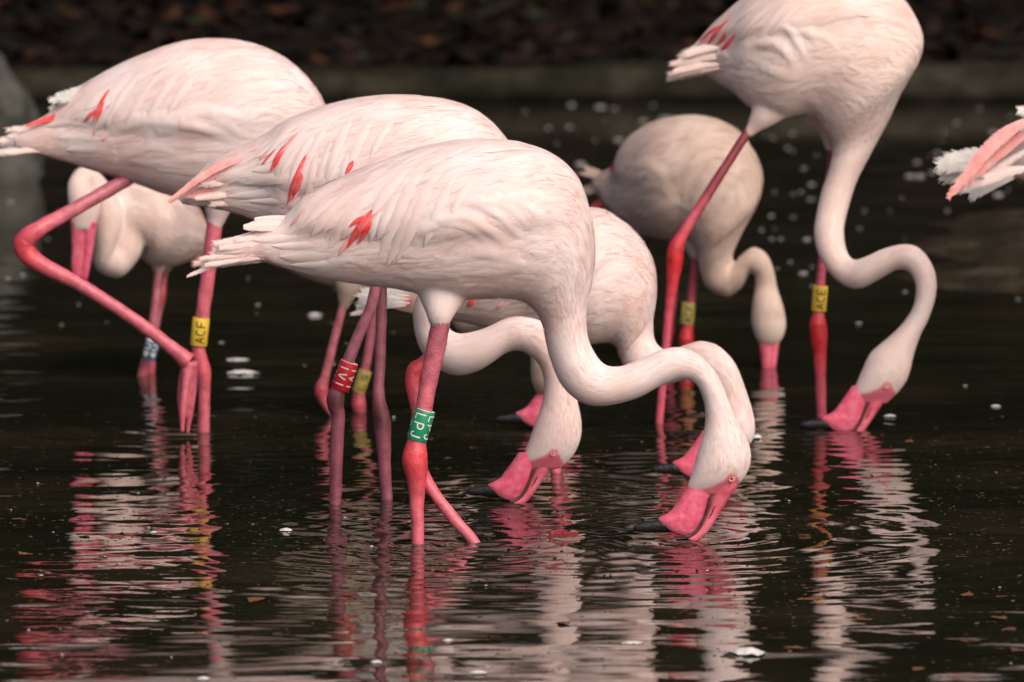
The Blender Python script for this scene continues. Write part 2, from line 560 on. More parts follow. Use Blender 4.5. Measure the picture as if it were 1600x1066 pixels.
# bill outline traced once on the nearest head (photo pixels), reused by turning and scaling about the eye
EYE0 = (1143, 748)
LOWER = [(1080, 750, 1128, 744, .58), (1069, 768, 1119, 762, .64), (1058, 785, 1110, 780, .62), (1047, 799, 1105, 797, .54), (1032, 808, 1098, 815, .46), (1028, 812, 1086, 832, .44), (1033, 820, 1074, 838, .46), (1044, 828, 1060, 836, .6)]
TIP = [(1046, 811, 1060, 832, .70), (1030, 811.5, 1046, 832, .74), (1015, 814, 1025, 832, .75), (1002, 817, 1008, 832, .8), (993, 820, 996, 831, .8), (989, 824, 990, 828, .8)]
UPPER = [(1120, 738, 1156, 748, 1.1), (1113, 757, 1151, 763, .95), (1110, 776, 1142, 774, .86), (1106, 794, 1128, 796, .95), (1098, 813, 1115, 818, 1.15), (1087, 829, 1104, 834, 1.05), (1070, 840, 1090, 847, .9)]
GAPE = [(1108, 774, 1113, 775, 5.4), (1103.5, 792, 1108, 793, 6.3), (1096, 811, 1101, 814, 4.3), (1085, 827, 1092, 831, 2.6), (1066, 836, 1076, 842, 1.9)]
NOSTRIL = [(1118, 790), (1108, 811)]

def build_bill(root, origin, Y, eye, scale, rot, dy):
    c, s = math.cos(rot) * scale, math.sin(rot) * scale
    def tr(x, y):
        x, y = x - EYE0[0], y - EYE0[1]
        return eye[0] + c * x - s * y, eye[1] + s * x + c * y
    def lf(spec, name, m, parent, M=18):
        st = [(*tr(a, b), *tr(d, e), w, dy) for a, b, d, e, w in spec]
        l = Loft(st, Y, M); l.N = 6
        V, F, *_ = l.mesh()
        return add(name, new_mesh(name, V - origin, F), m, parent), l
    lo, ll = lf(LOWER, 'lower_bill', BILL_PINK, root)
    lf(TIP, 'bill_tip', BLACK, lo)
    up, lu = lf(UPPER, 'upper_bill', BILL_PALE, root)
    lf(GAPE, 'mouth_lining', MOUTH, root)
    for sg in (1, -1):
        pts = []
        for k in range(5):
            f = k / 4
            x, y = tr(NOSTRIL[0][0] + f * (NOSTRIL[1][0] - NOSTRIL[0][0]), NOSTRIL[0][1] + f * (NOSTRIL[1][1] - NOSTRIL[0][1]))
            pts.append(surf_at(lu, x, y, sg))
        V, F, _ = tube(pts, [0.0004, 0.0011, 0.0013, 0.001, 0.0004], 6)
        add('nostril', new_mesh('nostril', V - origin, F), MOUTH, up)

def surf_at(loft, px, py, sg=1, lift=0.0):
    """Skin point seen at a photo position (sg=-1: its twin on the far side)."""
    if not hasattr(loft, 'cache'):
        s = np.linspace(0, (loft.n - 1) / loft.N, loft.n * 4)
        th = np.linspace(0.0, math.pi, 90)
        S, TH = np.meshgrid(s, th, indexing='ij')
        loft.cache = (S, TH, to_px(loft.eval(S, TH)))
    S, TH, Q = loft.cache
    d = (Q[..., 0] - px) ** 2 + (Q[..., 1] - py) ** 2
    i = np.unravel_index(np.argmin(d), d.shape)
    return loft.eval(np.array(S[i]), np.array(sg * TH[i]), lift)

def surf_param(loft, px, py):
    surf_at(loft, px, py)
    S, TH, Q = loft.cache
    d = (Q[..., 0] - px) ** 2 + (Q[..., 1] - py) ** 2
    i = np.unravel_index(np.argmin(d), d.shape)
    return S[i], TH[i]

def ball(c, r, name, m, parent, origin, sq=(1, 1, 1)):
    bm = bmesh.new()
    bmesh.ops.create_uvsphere(bm, u_segments=14, v_segments=9, radius=r)
    for v in bm.verts:
        v.co = Vector((v.co.x * sq[0], v.co.y * sq[1], v.co.z * sq[2])) + Vector(c - origin)
    me = bpy.data.meshes.new(name); bm.to_mesh(me); bm.free()
    me.polygons.foreach_set('use_smooth', [True] * len(me.polygons))
    return add(name, me, m, parent)

def build_eyes(root, origin, loft, eye, r, both=True):
    for sg in ((1, -1) if both else (1,)):
        p = surf_at(loft, eye[0], eye[1], sg)
        n = np.array((0, -1.0 * sg, 0))
        e = ball(p - n * r * 0.25, r, 'eye', IRIS, root, origin, (1, 0.55, 1))
        ball(p + n * r * 0.24, r * 0.42, 'pupil', PUPIL, e, origin, (1, 0.35, 1))
        # raised pink rim
        V = []
        for k in range(20):
            a = 2 * math.pi * k / 20
            for q in range(6):
                b = 2 * math.pi * q / 6
                rr = r * 1.12 + r * 0.3 * math.cos(b)
                V.append(p + np.array((rr * math.cos(a), 0, rr * math.sin(a))) + n * (r * 0.3 * math.sin(b) + r * 0.02))
        F = grid_faces(20, 6) + [(19 * 6 + q, 19 * 6 + (q + 1) % 6, (q + 1) % 6, q) for q in range(6)]
        add('eyelid', new_mesh('eyelid', np.array(V) - origin, F), LID, e)

def build_leg(root, origin, Y, st, m, name='leg', feet=None):
    """st: (px, py, radius px, dy, tint) from the thigh down past the water line."""
    k = Y / FPX / CP
    pts = [at(s[0], s[1], Y + s[3]) for s in st]
    V, F, D = tube(pts, [s[2] * k for s in st], 14, 1.0, True, 9)
    tint = catmull(np.array([[s[4]] for s in st]), 9)[:, 0]
    tv = np.repeat(np.clip(tint, 0, 1), 14)
    parts = [(V, F)]
    if feet:
        for ft in feet:
            V2, F2, _ = tube([at(s[0], s[1], Y + s[3]) for s in ft], [s[2] * k for s in ft], 10)
            parts.append((V2, F2)); tv = np.concatenate((tv, np.full(len(V2), 0.55)))
    V, F = join(parts)
    me = new_mesh(name, V - origin, F)
    a = me.attributes.new('tint', 'FLOAT', 'POINT'); a.data.foreach_set('value', tv)
    return add(name, me, m, root)

def remesh_body(V, F, voxel, loft_pts, loft_flow, origin, ruffles, seed, amp, head=None):
    me = new_mesh('body_src', V, F)
    o = bpy.data.objects.new('body_src', me); COL.objects.link(o)
    md = o.modifiers.new('r', 'REMESH'); md.mode = 'VOXEL'; md.voxel_size = voxel
    ms = o.modifiers.new('s', 'SMOOTH'); ms.factor = 0.5; ms.iterations = 5
    dg = bpy.context.evaluated_depsgraph_get()
    ev = bpy.data.meshes.new_from_object(o.evaluated_get(dg))
    bpy.data.objects.remove(o)
    n = len(ev.vertices)
    co = np.empty(n * 3); ev.vertices.foreach_get('co', co); co = co.reshape(-1, 3)
    nr = np.empty(n * 3); ev.vertices.foreach_get('normal', nr); nr = nr.reshape(-1, 3)
    kd = KDTree(len(loft_pts))
    for i, p in enumerate(loft_pts): kd.insert(p, i)
    kd.balance()
    idx = np.array([kd.find(c)[1] for c in co])
    fl = loft_flow[idx]
    # lie of the plumage: shallow streaks and soft lumps
    disp = np.zeros(n)
    for i in range(n):
        s, t = fl[i, 0], fl[i, 1]
        wq = noise.noise((s * 0.7, t * 1.6, seed + 4.0))
        disp[i] = noise.noise((s * 0.8, t * 4.2 + wq * 1.6, seed)) * 0.6 + noise.noise((s * 1.8, t * 11.0 + wq * 4.0, seed + 9.1)) * 0.4
    w = fl[:, 2]
    disp = disp * amp * (0.3 + 0.7 * w)
    if ruffles:
        px = to_px(co)
        near = nr[:, 1] < 0.35
        for pts, hw, h in ruffles:
            C = catmull(np.array(pts, float), 8)
            d = np.full(n, 1e9); tt = np.zeros(n); side = np.zeros(n)
            for k in range(len(C) - 1):
                a, b = C[k], C[k + 1]
                ab = b - a; l2 = ab.dot(ab)
                u = np.clip(((px - a) @ ab) / l2, 0, 1)
                q = px - (a + u[:, None] * ab)
                dd = np.hypot(q[:, 0], q[:, 1])
                m = dd < d
                d[m] = dd[m]; tt[m] = (k + u[m]) / (len(C) - 1)
                side[m] = np.sign(ab[0] * q[m, 1] - ab[1] * q[m, 0])
            # steep on one flank, long ramp on the other, like an overlapping feather
            h = h * 0.52
            hwv = np.where(side > 0, hw * 0.85, hw * 1.5)
            x = np.clip(d / hwv, 0, 1)
            g = (1 - x * x) ** 2 * np.sin(np.pi * np.clip(0.14 + 0.82 * tt, 0, 1)) ** 0.7
            disp += np.where(near, g * h, 0)
    co = co + nr * disp[:, None]
    ev.vertices.foreach_set('co', (co - origin).ravel())
    a = ev.attributes.new('flow', 'FLOAT_VECTOR', 'POINT')
    f3 = fl.copy(); f3[:, 2] = seed
    a.data.foreach_set('vector', f3.ravel())
    # bare rose skin from the bill base to the eye
    sk = np.zeros(n)
    if head:
        eye, scale, rot, _ = head
        q = (to_px(co) - np.array(eye)) / scale
        c, s_ = math.cos(-rot), math.sin(-rot)
        q = np.stack((c * q[:, 0] - s_ * q[:, 1], s_ * q[:, 0] + c * q[:, 1]), -1) + np.array(EYE0)
        edge = np.interp(q[:, 0], [1055, 1069, 1090, 1112, 1130, 1140, 1150, 1160, 1175], [773, 771, 766, 761, 752, 740, 741, 760, 780])
        sk = np.clip((q[:, 1] - edge) / 5.0 + 0.5, 0, 1)
    a = ev.attributes.new('skin', 'FLOAT', 'POINT'); a.data.foreach_set('value', sk)
    ev.polygons.foreach_set('use_smooth', [True] * len(ev.polygons))
    ev.update()
    return ev

def fan(roots, tips, n, wpx, dy0, dy1, kinds='w', sag=-4, seed=0):
    """A spread of narrow tail feathers from a root line to a tip line."""
    r = random.Random(seed)
    def pick(line, t):
        f = t * (len(line) - 1); i = min(int(f), len(line) - 2); f -= i
        return [line[i][q] + (line[i + 1][q] - line[i][q]) * f for q in (0, 1)]
    out = []
    for k in range(n):
        t = (k + 0.5) / n
        a, b = pick(roots, t), pick(tips, t)
        d = dy0 + (dy1 - dy0) * r.random()
        jx, jy = r.uniform(-16, 14), r.uniform(-4, 4)
        m = ((a[0] + b[0]) / 2, (a[1] + b[1]) / 2 + sag)
        out.append(([(a[0], a[1], 0.0), (m[0], m[1], d * 0.55), (b[0] + jx, b[1] + jy, d)], wpx * r.uniform(0.8, 1.2), kinds[k % len(kinds)]))
    return out

def lean(st, i0, i1, end):
    """Swing the neck towards the viewer: ramp the depth offset from station i0 to i1."""
    out = []
    for i, q in enumerate(st):
        q = tuple(q) + (0.0,) * (6 - len(q))
        f = min(1, max(0, (i - i0) / (i1 - i0))); f = f * f * (3 - 2 * f)
        out.append(q[:5] + (q[5] + end * f,))
    return out

def build_bird(label, st, contact, look, nbody, thighs, wing=None, feathers=420, voxel=0.0042, ruffles=None, amp=0.0018, seed=1.0,
               red=(), rose=(), tail=(), plumes=(), head=None, eye=None, eye_r=0.0046, cover=None, fuzz=13000):
    """st: body outline pairs from tail to bill base. nbody: how many stations are trunk (the rest neck and head)."""
    Y = water_y(contact[1])
    origin = on_water(*contact)
    root = bpy.data.objects.new('flamingo', None)
    COL.objects.link(root)
    root.location = origin
    tag(root, label, 'flamingo', 'flamingos wading in the dark pond')
    st = [tuple(s) + (0.0,) * (6 - len(s)) for s in st]
    loft = Loft(st, Y)
    base_mat, feather_mat = PLUM[look]
    if wing:
        sa, sb, edge = wing
        def bulge(s, th):
            t = np.abs((th + math.pi) % (2 * math.pi) - math.pi)      # 0 at the back, pi at the belly
            x = np.clip((s - sa) / (sb - sa), 0, 1)
            e = edge * (0.62 + 0.5 * np.sin(np.pi * np.clip(x * 0.85 + 0.1, 0, 1)))
            ee = np.clip((e - t) / 0.28, 0, 1); ee = ee * ee * (3 - 2 * ee)
            fx = np.clip((s - sa) / 0.8, 0, 1) * np.clip((sb - s) / 1.6, 0, 1)
            return 0.011 * ee * fx
        loft.bulge = bulge
    V, F, S, TH, P = loft.mesh(loft.n * 1)
    # dense reference cloud for the lie of the feathers; third value says how shaggy (trunk 1, neck 0)
    t_fold = np.abs((TH + math.pi) % (2 * math.pi) - math.pi)
    w = np.clip((nbody + 1.0 - S) / 2.0, 0, 1)
    mid = (loft.T + loft.c) / 2
    arc_l = np.concatenate(([0], np.cumsum(np.linalg.norm(np.diff(mid, axis=0), axis=1)))) / 0.07
    U = np.repeat(np.interp(np.linspace(0, loft.n - 1, len(S)), np.arange(loft.n), arc_l)[:, None], loft.M, 1)
    hh = np.interp(np.linspace(0, loft.n - 1, len(S)), np.arange(loft.n), loft.h)[:, None] / 0.12
    flow = np.stack((U, t_fold * hh, w), -1).reshape(-1, 3)
    cloud = P.reshape(-1, 3)
    parts = [(V, F)]
    k = Y / FPX / CP
    for th in thighs:
        V2, F2, _ = tube([at(x, y, Y + d) for x, y, r, d in th], [r * k for x, y, r, d in th], 18)
        parts.append((V2, F2))
    if fuzz:
        hairs = [thigh_hair([at(x, y, Y + d) for x, y, r, d in th], [r * k for x, y, r, d in th], 700) for th in thighs]
        Vh, Fh = join(hairs)
        o = add('thigh_tuft', feather_mesh('thigh_tuft', Vh, Fh, np.repeat(rng.random((len(Vh) // 6, 3)) * 5, 6, axis=0), np.repeat(rng.random(len(Vh) // 6), 6), origin), feather_mat, root)
        o['kind'] = 'stuff'
    V, F = join(parts)
    me = remesh_body(V, F, voxel, cloud, flow, origin, ruffles, seed, amp, head)
    add('body', me, base_mat, root)
    # contour feathers over the trunk
    lo, hi = cover or (0.8, max(3.0, nbody - 4.0))
    if feathers:
        K = feathers
        s0 = lo + (hi - lo) * rng.random(K) ** 0.9 + 0.4
        sgn = np.where(rng.random(K) < 0.75, 1, -1)
        tv = rng.random(K) ** 0.9 * 2.2
        th0 = sgn * tv
        ds = 0.9 + 0.7 * rng.random(K)
        dth = sgn * np.where(tv < 1.5, 0.36, 0.08) * (0.6 + 0.8 * rng.random(K))
        wd = (0.007 + 0.004 * rng.random(K))
        lf = 0.0005 + 0.0012 * rng.random(K)
        Vf, Ff, fl, ti = hug_feathers(loft, s0, th0, ds, dth, wd, lf, 0.0006 + 0.0007 * rng.random(K))
        o = add('contour_plumage', feather_mesh('contour_plumage', Vf, Ff, fl, ti, origin), feather_mat, root)
        o['kind'] = 'stuff'
    # loose barbs that soften every outline
    if fuzz:
        Vf, Ff, fl, ti = barbs(loft, fuzz, nbody)
        o = add('loose_barbs', feather_mesh('loose_barbs', Vf, Ff, fl, ti, origin), feather_mat, root)
        o['kind'] = 'stuff'
    # long plumes drawn at their photo positions on the skin
    def stroke_feather(name, a, b, wpx, lift, m, parent, cam_=0.003, spindle=False):
        s0, t0 = surf_param(loft, *a); s1, t1 = surf_param(loft, *b)
        Vf, Ff, fl, ti = hug_feathers(loft, np.array([s0]), np.array([t0]), np.array([s0 - s1]), np.array([t1 - t0]),
                                      np.array([wpx * k]), np.array([lift]), np.array([cam_]), spindle)
        return add(name, feather_mesh(name, Vf, Ff, fl, ti, origin), m, parent)
    for a, b, wpx in red:
        stroke_feather('red_covert', a, b, wpx * 1.05, 0.0044, RED, root, 0.0030, True)
    for a, b, wpx in rose:
        stroke_feather('rose_covert', a, b, wpx, 0.0034, ROSE, root, 0.0020, True)
    pr = random.Random(int(seed * 10))
    for a, b, wpx in plumes:
        q = pr.uniform(0.72, 1.12); b = (a[0] + (b[0] - a[0]) * q + pr.uniform(-4, 4), a[1] + (b[1] - a[1]) * q + pr.uniform(-4, 4)); wpx *= pr.uniform(0.75, 1.3)
        stroke_feather('scapular_plume', a, b, wpx, 0.0034, feather_mat, root, 0.0019)
    for i, (pts, wpx, m) in enumerate(tail):
        w3 = [at(p[0], p[1], Y + p[2]) for p in pts]
        mm = {'w': feather_mat, 's': feather_mat, 'r': RED, 'p': ROSE, 'd': DOWN}[m]
        fe = free_feather(w3, wpx * k, (0.1, -0.93, 0.35), origin, 0.5 if m == 'd' else 0.05 if m == 's' else 0.3, 120 if m in 'ws' else 60, seed=int(seed * 100) + i, soft=(m == 'w'))
        nv = len(fe.vertices)
        a = fe.attributes.new('flow', 'FLOAT_VECTOR', 'POINT'); a.data.foreach_set('vector', (rng.random(nv * 3) * 0.4 + i).ravel())
        a = fe.attributes.new('tint', 'FLOAT', 'POINT'); a.data.foreach_set('value', np.full(nv, rng.random()))
        add('tail_feather', fe, mm, root)
    if head:
        build_bill(root, origin, Y, *head)
        if eye is None: eye = head[0]
    if eye:
        build_eyes(root, origin, loft, eye, eye_r)
    return root, origin, Y, loft

# ------------------------------------------------------------------ the setting
KERB_Y = water_y(163)

# pond water: a real rippled surface near the birds, a flat sheet beyond
def ripple_field():
    comps = []
    r = np.random.default_rng(21)
    for k in range(64):
        lam = 0.045 * (0.40 / 0.045) ** r.random()
        ang = r.normal(math.pi / 2, 0.33)
        kk = 2 * math.pi / lam
        slope = 0.0062 if lam < 0.1 else 0.0042 if lam < 0.2 else 0.0030
        comps.append((kk * math.cos(ang), kk * math.sin(ang), r.random() * 6.28, slope / kk, lam))
    return comps
COMPS = ripple_field()
# rings spreading from bills and moving legs: photo spot, strength, wavelength
RINGS = [(1075, 838, 1.0, 0.075), (830, 780, 0.9, 0.07), (735, 840, 0.8, 0.06), (1320, 668, 0.8, 0.07), (1060, 746, 0.5, 0.06), (300, 662, 0.7, 0.07), (652, 845, 0.4, 0.05), (1030, 645, 0.4, 0.06), (1200, 567, 0.5, 0.06), (604, 780, 0.4, 0.05)]
RINGP = [(on_water(a, b), s, l) for a, b, s, l in RINGS]

def water_height(X, Yv):
    calm = 0.42 + 0.58 * np.clip((Yv - 9.1) / 1.3, 0, 1)        # small ripples die down towards the near shore
    far = np.clip((17 - Yv) / 4.0, 0.25, 1)
    patch = 0.75 + 0.35 * np.sin(X * 2.1 + 0.7 * Yv) * np.sin(0.9 * Yv - X * 0.6 + 1.3)
    Z = np.zeros_like(X)
    for kx, ky, p, a, lam in COMPS:
        g = calm * patch if lam < 0.16 else 1.0
        Z += a * g * far * np.sin(kx * X + ky * Yv + p + 0.5 * np.sin(0.8 * X + 0.37 * Yv + p))
    for c, s, l in RINGP:
        R = np.hypot(X - c[0], Yv - c[1])
        Z += 0.0016 * s * np.sin(2 * math.pi * R / l) * np.exp(-(R / 0.42) ** 1.3) * np.clip(R / 0.03, 0, 1)
    return Z

rows = []
y_ = 6.0
while y_ < 20.0:
    rows.append(y_)
    y_ += max(0.010, 0.00009 * y_ * y_)
rows = np.array(rows)
cols = np.linspace(-2.6, 2.6, 330)
YY, XX = np.meshgrid(rows, cols, indexing='ij')
edge = np.clip(np.minimum.reduce([(XX + 2.6) / 0.4, (2.6 - XX) / 0.4, (YY - 6.0) / 0.4, (20.0 - YY) / 1.0]), 0, 1)
ZZ = water_height(XX, YY) * edge
Vw = np.stack((XX, YY, ZZ), -1).reshape(-1, 3)
nw, mw = XX.shape
ii = np.arange((nw - 1) * (mw - 1)); ri, ci = ii // (mw - 1), ii % (mw - 1)
a0 = ri * mw + ci
Fw = np.stack((a0, a0 + 1, a0 + mw + 1, a0 + mw), -1)
me_w = bpy.data.meshes.new('pond_water')
o0 = len(Vw)
# coarse skirt out to the banks
yl, yh = rows[0], rows[-1]
skirt = np.array([(-40, -12, 0), (40, -12, 0), (40, KERB_Y + 0.25, 0), (-40, KERB_Y + 0.25, 0), (-2.6, yl, 0), (2.6, yl, 0), (2.6, yh, 0), (-2.6, yh, 0)])
Vall = np.vstack((Vw, skirt))
sk = np.array([(0, 1, 5, 4), (1, 2, 6, 5), (2, 3, 7, 6), (3, 0, 4, 7)]) + o0
Fall = np.vstack((Fw, sk))
me_w.vertices.add(len(Vall)); me_w.vertices.foreach_set('co', Vall.ravel())
me_w.loops.add(Fall.size); me_w.loops.foreach_set('vertex_index', Fall.ravel().astype(np.int32))
me_w.polygons.add(len(Fall)); me_w.polygons.foreach_set('loop_start', np.arange(0, Fall.size, 4, dtype=np.int32))
me_w.update(calc_edges=True); me_w.validate()
me_w.polygons.foreach_set('use_smooth', [True] * len(me_w.polygons))
wm, N, L, b = mat('pond_water', 0.025)
b.inputs['Base Color'].default_value = (0.0075, 0.0075, 0.0045, 1)
b.inputs['IOR'].default_value = 1.5
b.inputs['Specular IOR Level'].default_value = 0.5
tc = N.new('ShaderNodeTexCoord')
n1 = noise_node(N, L, tc.outputs['Object'], 2.2, 4)
r1 = ramp(N, [(0.38, (0.013, 0.014, 0.008)), (0.55, (0.021, 0.019, 0.011)), (0.72, (0.038, 0.029, 0.017))])
L.new(n1.outputs[0], r1.inputs[0])
sx = N.new('ShaderNodeSeparateXYZ'); L.new(tc.outputs['Object'], sx.inputs[0])
mr = N.new('ShaderNodeMapRange'); mr.inputs[1].default_value = 13.5; mr.inputs[2].default_value = 18.0  # far water lightened: dull reflection of the bank mixed into the colour
L.new(sx.outputs['Y'], mr.inputs[0])
n3 = noise_node(N, L, tc.outputs['Object'], 3.2, 5, 0.65)
r3 = ramp(N, [(0.35, (0.016, 0.015, 0.010)), (0.55, (0.034, 0.029, 0.020)), (0.75, (0.056, 0.046, 0.034))])
L.new(n3.outputs[0], r3.inputs[0])
mxw = N.new('ShaderNodeMix'); mxw.data_type = 'RGBA'
L.new(mr.outputs[0], mxw.inputs[0]); L.new(r1.outputs[0], mxw.inputs[6]); L.new(r3.outputs[0], mxw.inputs[7])
L.new(mxw.outputs[2], b.inputs['Base Color'])
mpw = N.new('ShaderNodeMapping'); mpw.inputs['Scale'].default_value = (0.55, 1.0, 1.0)
L.new(tc.outputs['Object'], mpw.inputs['Vector'])
n2 = noise_node(N, L, mpw.outputs[0], 20, 3, 0.5)
bp = N.new('ShaderNodeBump'); bp.inputs['Strength'].default_value = 0.05; bp.inputs['Distance'].default_value = 0.01
L.new(n2.outputs[0], bp.inputs['Height']); L.new(bp.outputs[0], b.inputs['Normal'])
tag(add('water', me_w, wm), 'dark still pond water with ripples and mirrored birds', kind='structure')

# ground: pond bed, then the bank rising behind the edging
def bank_z(x, y):
    t = y - KERB_Y
    n = noise.noise((x * 0.5, y * 0.5, 3.0)) * 0.10 + noise.noise((x * 2.0, y * 2.0, 8.0)) * 0.03
    if t < 0.3: return -0.55
    return 0.085 + 0.055 * (t - 0.3) + 0.008 * max(0, t - 3) ** 1.6 + n * min(1, (t - 0.3) / 1.2)
gx = np.concatenate((np.linspace(-220, -14, 10), np.linspace(-12, 12, 97), np.linspace(14, 220, 10)))
gy = np.concatenate((np.linspace(-200, KERB_Y - 1, 8), [KERB_Y + 0.295], np.linspace(KERB_Y + 0.301, KERB_Y + 9, 60), np.linspace(KERB_Y + 12, 260, 12)))
V = [(x, y, min(bank_z(x, min(y, KERB_Y + 16)), 3.2)) for y in gy for x in gx]
gm, N, L, b = mat('bank_soil', 0.95)
tc = N.new('ShaderNodeTexCoord')
n1 = noise_node(N, L, tc.outputs['Object'], 4.5, 6, 0.65)
r1 = ramp(N, [(0.32, (0.003, 0.0026, 0.002)), (0.5, (0.007, 0.0045, 0.003)), (0.66, (0.012, 0.006, 0.004)), (0.8, (0.006, 0.006, 0.003))])
L.new(n1.outputs[0], r1.inputs[0]); L.new(r1.outputs[0], b.inputs['Base Color'])
b.inputs['Specular IOR Level'].default_value = 0.1
ground = tag(add('ground', new_mesh('ground', V, grid_faces(len(gy), len(gx), 0, False)), gm), 'dark earth bank strewn with dead leaves behind the pond', kind='structure')

# low mossy stone edging along the far bank
em, N, L, b = mat('mossy_edging', 0.9)
tc = N.new('ShaderNodeTexCoord')
n1 = noise_node(N, L, tc.outputs['Object'], 4.0, 6, 0.7)
r1 = ramp(N, [(0.36, (0.010, 0.011, 0.007)), (0.5, (0.024, 0.022, 0.015)), (0.66, (0.050, 0.044, 0.033))])
L.new(n1.outputs[0], r1.inputs[0])
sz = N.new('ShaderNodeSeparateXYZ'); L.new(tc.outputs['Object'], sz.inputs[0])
kerb_shade = N.new('ShaderNodeMapRange'); kerb_shade.inputs[1].default_value = 0.015; kerb_shade.inputs[2].default_value = 0.045  # shadow line under the kerb, darkened into the stone colour by height
kerb_shade.inputs[3].default_value = 0.22; kerb_shade.inputs[4].default_value = 1.0
L.new(sz.outputs['Z'], kerb_shade.inputs[0])
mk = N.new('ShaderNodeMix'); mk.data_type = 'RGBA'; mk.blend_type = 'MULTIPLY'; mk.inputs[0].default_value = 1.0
L.new(r1.outputs[0], mk.inputs[6]); L.new(kerb_shade.outputs[0], mk.inputs[7]); L.new(mk.outputs[2], b.inputs['Base Color'])
n2 = noise_node(N, L, tc.outputs['Object'], 18, 5)
bp = N.new('ShaderNodeBump'); b.inputs['Specular IOR Level'].default_value = 0.03
bp.inputs['Strength'].default_value = 0.7; bp.inputs['Distance'].default_value = 0.02
L.new(n2.outputs[0], bp.inputs['Height']); L.new(bp.outputs[0], b.inputs['Normal'])
xs = np.linspace(-13, 13, 200)
V = []
for x in xs:
    j = noise.noise((x * 0.7, 0, 5)) * 0.035; h = noise.noise((x * 1.3, 4, 5)) * 0.014
    hh = 0.10 + h + 0.018 * (x > 0.3)
    for (yy, zz) in ((0.03, -0.5), (0.015, -0.02), (0.0, hh * 0.55), (0.03, hh - 0.012), (0.07, hh), (0.30, hh + 0.006), (0.42, hh - 0.03), (0.44, -0.5)):
        V.append((x, KERB_Y + j + yy, zz))
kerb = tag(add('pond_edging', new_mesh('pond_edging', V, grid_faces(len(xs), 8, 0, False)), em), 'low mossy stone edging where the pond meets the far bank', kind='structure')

# dead leaves on the bank: thousands, out of focus
def leaf_quads(spots, rnd, size):
    V, F = [], []
    for (x, y, z) in spots:
        a = rnd.random() * 6.28; s = size * (0.6 + 0.8 * rnd.random()); t1, t2 = rnd.uniform(-0.5, 0.5), rnd.uniform(-0.5, 0.5)
        ca, sa = math.cos(a), math.sin(a)
        o = len(V)
        for (u, v, w) in ((-1, 0, 0.1), (-0.3, 0.5, -0.05), (0.45, 0.4, 0.0), (1, 0, 0.2), (0.45, -0.42, 0.0), (-0.3, -0.5, -0.05)):
            uu, vv = u * s, v * s
            V.append((x + ca * uu - sa * vv, y + sa * uu + ca * vv, z + w * s + uu * t1 + vv * t2))
        F += [(o, o + 1, o + 2, o + 3), (o, o + 3, o + 4, o + 5)]
    return V, F
def leaf_mat(name, stops, scale):
    m, N, L, b = mat(name, 0.75)
    g = N.new('ShaderNodeNewGeometry')
    r = ramp(N, stops); r.color_ramp.interpolation = 'CONSTANT'
    L.new(g.outputs['Random Per Island'], r.inputs[0]); L.new(r.outputs[0], b.inputs['Base Color'])
    b.inputs['Specular IOR Level'].default_value = 0.2
    return m
LITTER = leaf_mat('leaf_litter', [(0, (0.006, 0.004, 0.0028)), (0.3, (0.014, 0.006, 0.0035)), (0.55, (0.004, 0.003, 0.0022)), (0.82, (0.045, 0.017, 0.008)), (0.93, (0.016, 0.018, 0.008))], 1)
rd = random.Random(3)
spots = []
for i in range(9500):
    x, y = rd.uniform(-9.5, 9.5), KERB_Y + 0.32 + rd.random() ** 1.2 * 8
    spots.append((x, y, bank_z(x, y) + 0.02 if y > KERB_Y + 0.45 else 0.13))
V, F = leaf_quads(spots, rd, 0.055)
tag(add('leaf_litter', new_mesh('leaf_litter', V, F, False), LITTER), 'brown and rust dead leaves lying thick on the dark bank', 'leaf litter', kind='stuff')

# mud bar showing at the right behind the birds
mm, N, L, b = mat('wet_mud', 0.7)
tc = N.new('ShaderNodeTexCoord')
n1 = noise_node(N, L, tc.outputs['Object'], 7, 6, 0.65)
r1 = ramp(N, [(0.36, (0.012, 0.011, 0.007)), (0.52, (0.032, 0.025, 0.016)), (0.68, (0.062, 0.050, 0.035))])
L.new(n1.outputs[0], r1.inputs[0]); L.new(r1.outputs[0], b.inputs['Base Color'])
b.inputs['Specular IOR Level'].default_value = 0.04
bp = N.new('ShaderNodeBump'); bp.inputs['Strength'].default_value = 0.8; bp.inputs['Distance'].default_value = 0.02
n2 = noise_node(N, L, tc.outputs['Object'], 30, 5)
L.new(n2.outputs[0], bp.inputs['Height']); L.new(bp.outputs[0], b.inputs['Normal'])
pa, pb = on_water(1340, 440), on_water(1620, 350)
cx, cy = 1.62, 16.0
V = []
nu, nv = 70, 50
for i in range(nu):
    for j in range(nv):
        x = cx - 1.0 + 3.4 * i / (nu - 1); y = cy - 2.0 + 4.0 * j / (nv - 1)
        d = math.hypot((x - cx - 0.75) / 1.45, (y - cy - 0.25 * (x - cx)) / 1.35)
        z = 0.055 * (1 - d * d) + noise.noise((x * 1.8, y * 1.8, 2)) * 0.05 + noise.noise((x * 5, y * 5, 2)) * 0.022 if d < 1.6 else -0.15
        V.append((x, y, max(z, -0.15)))
tag(add('mud_bank', new_mesh('mud_bank', V, grid_faces(nu, nv, 0, False)), mm), 'low brown mud bank rising from the water at the right', kind='structure')

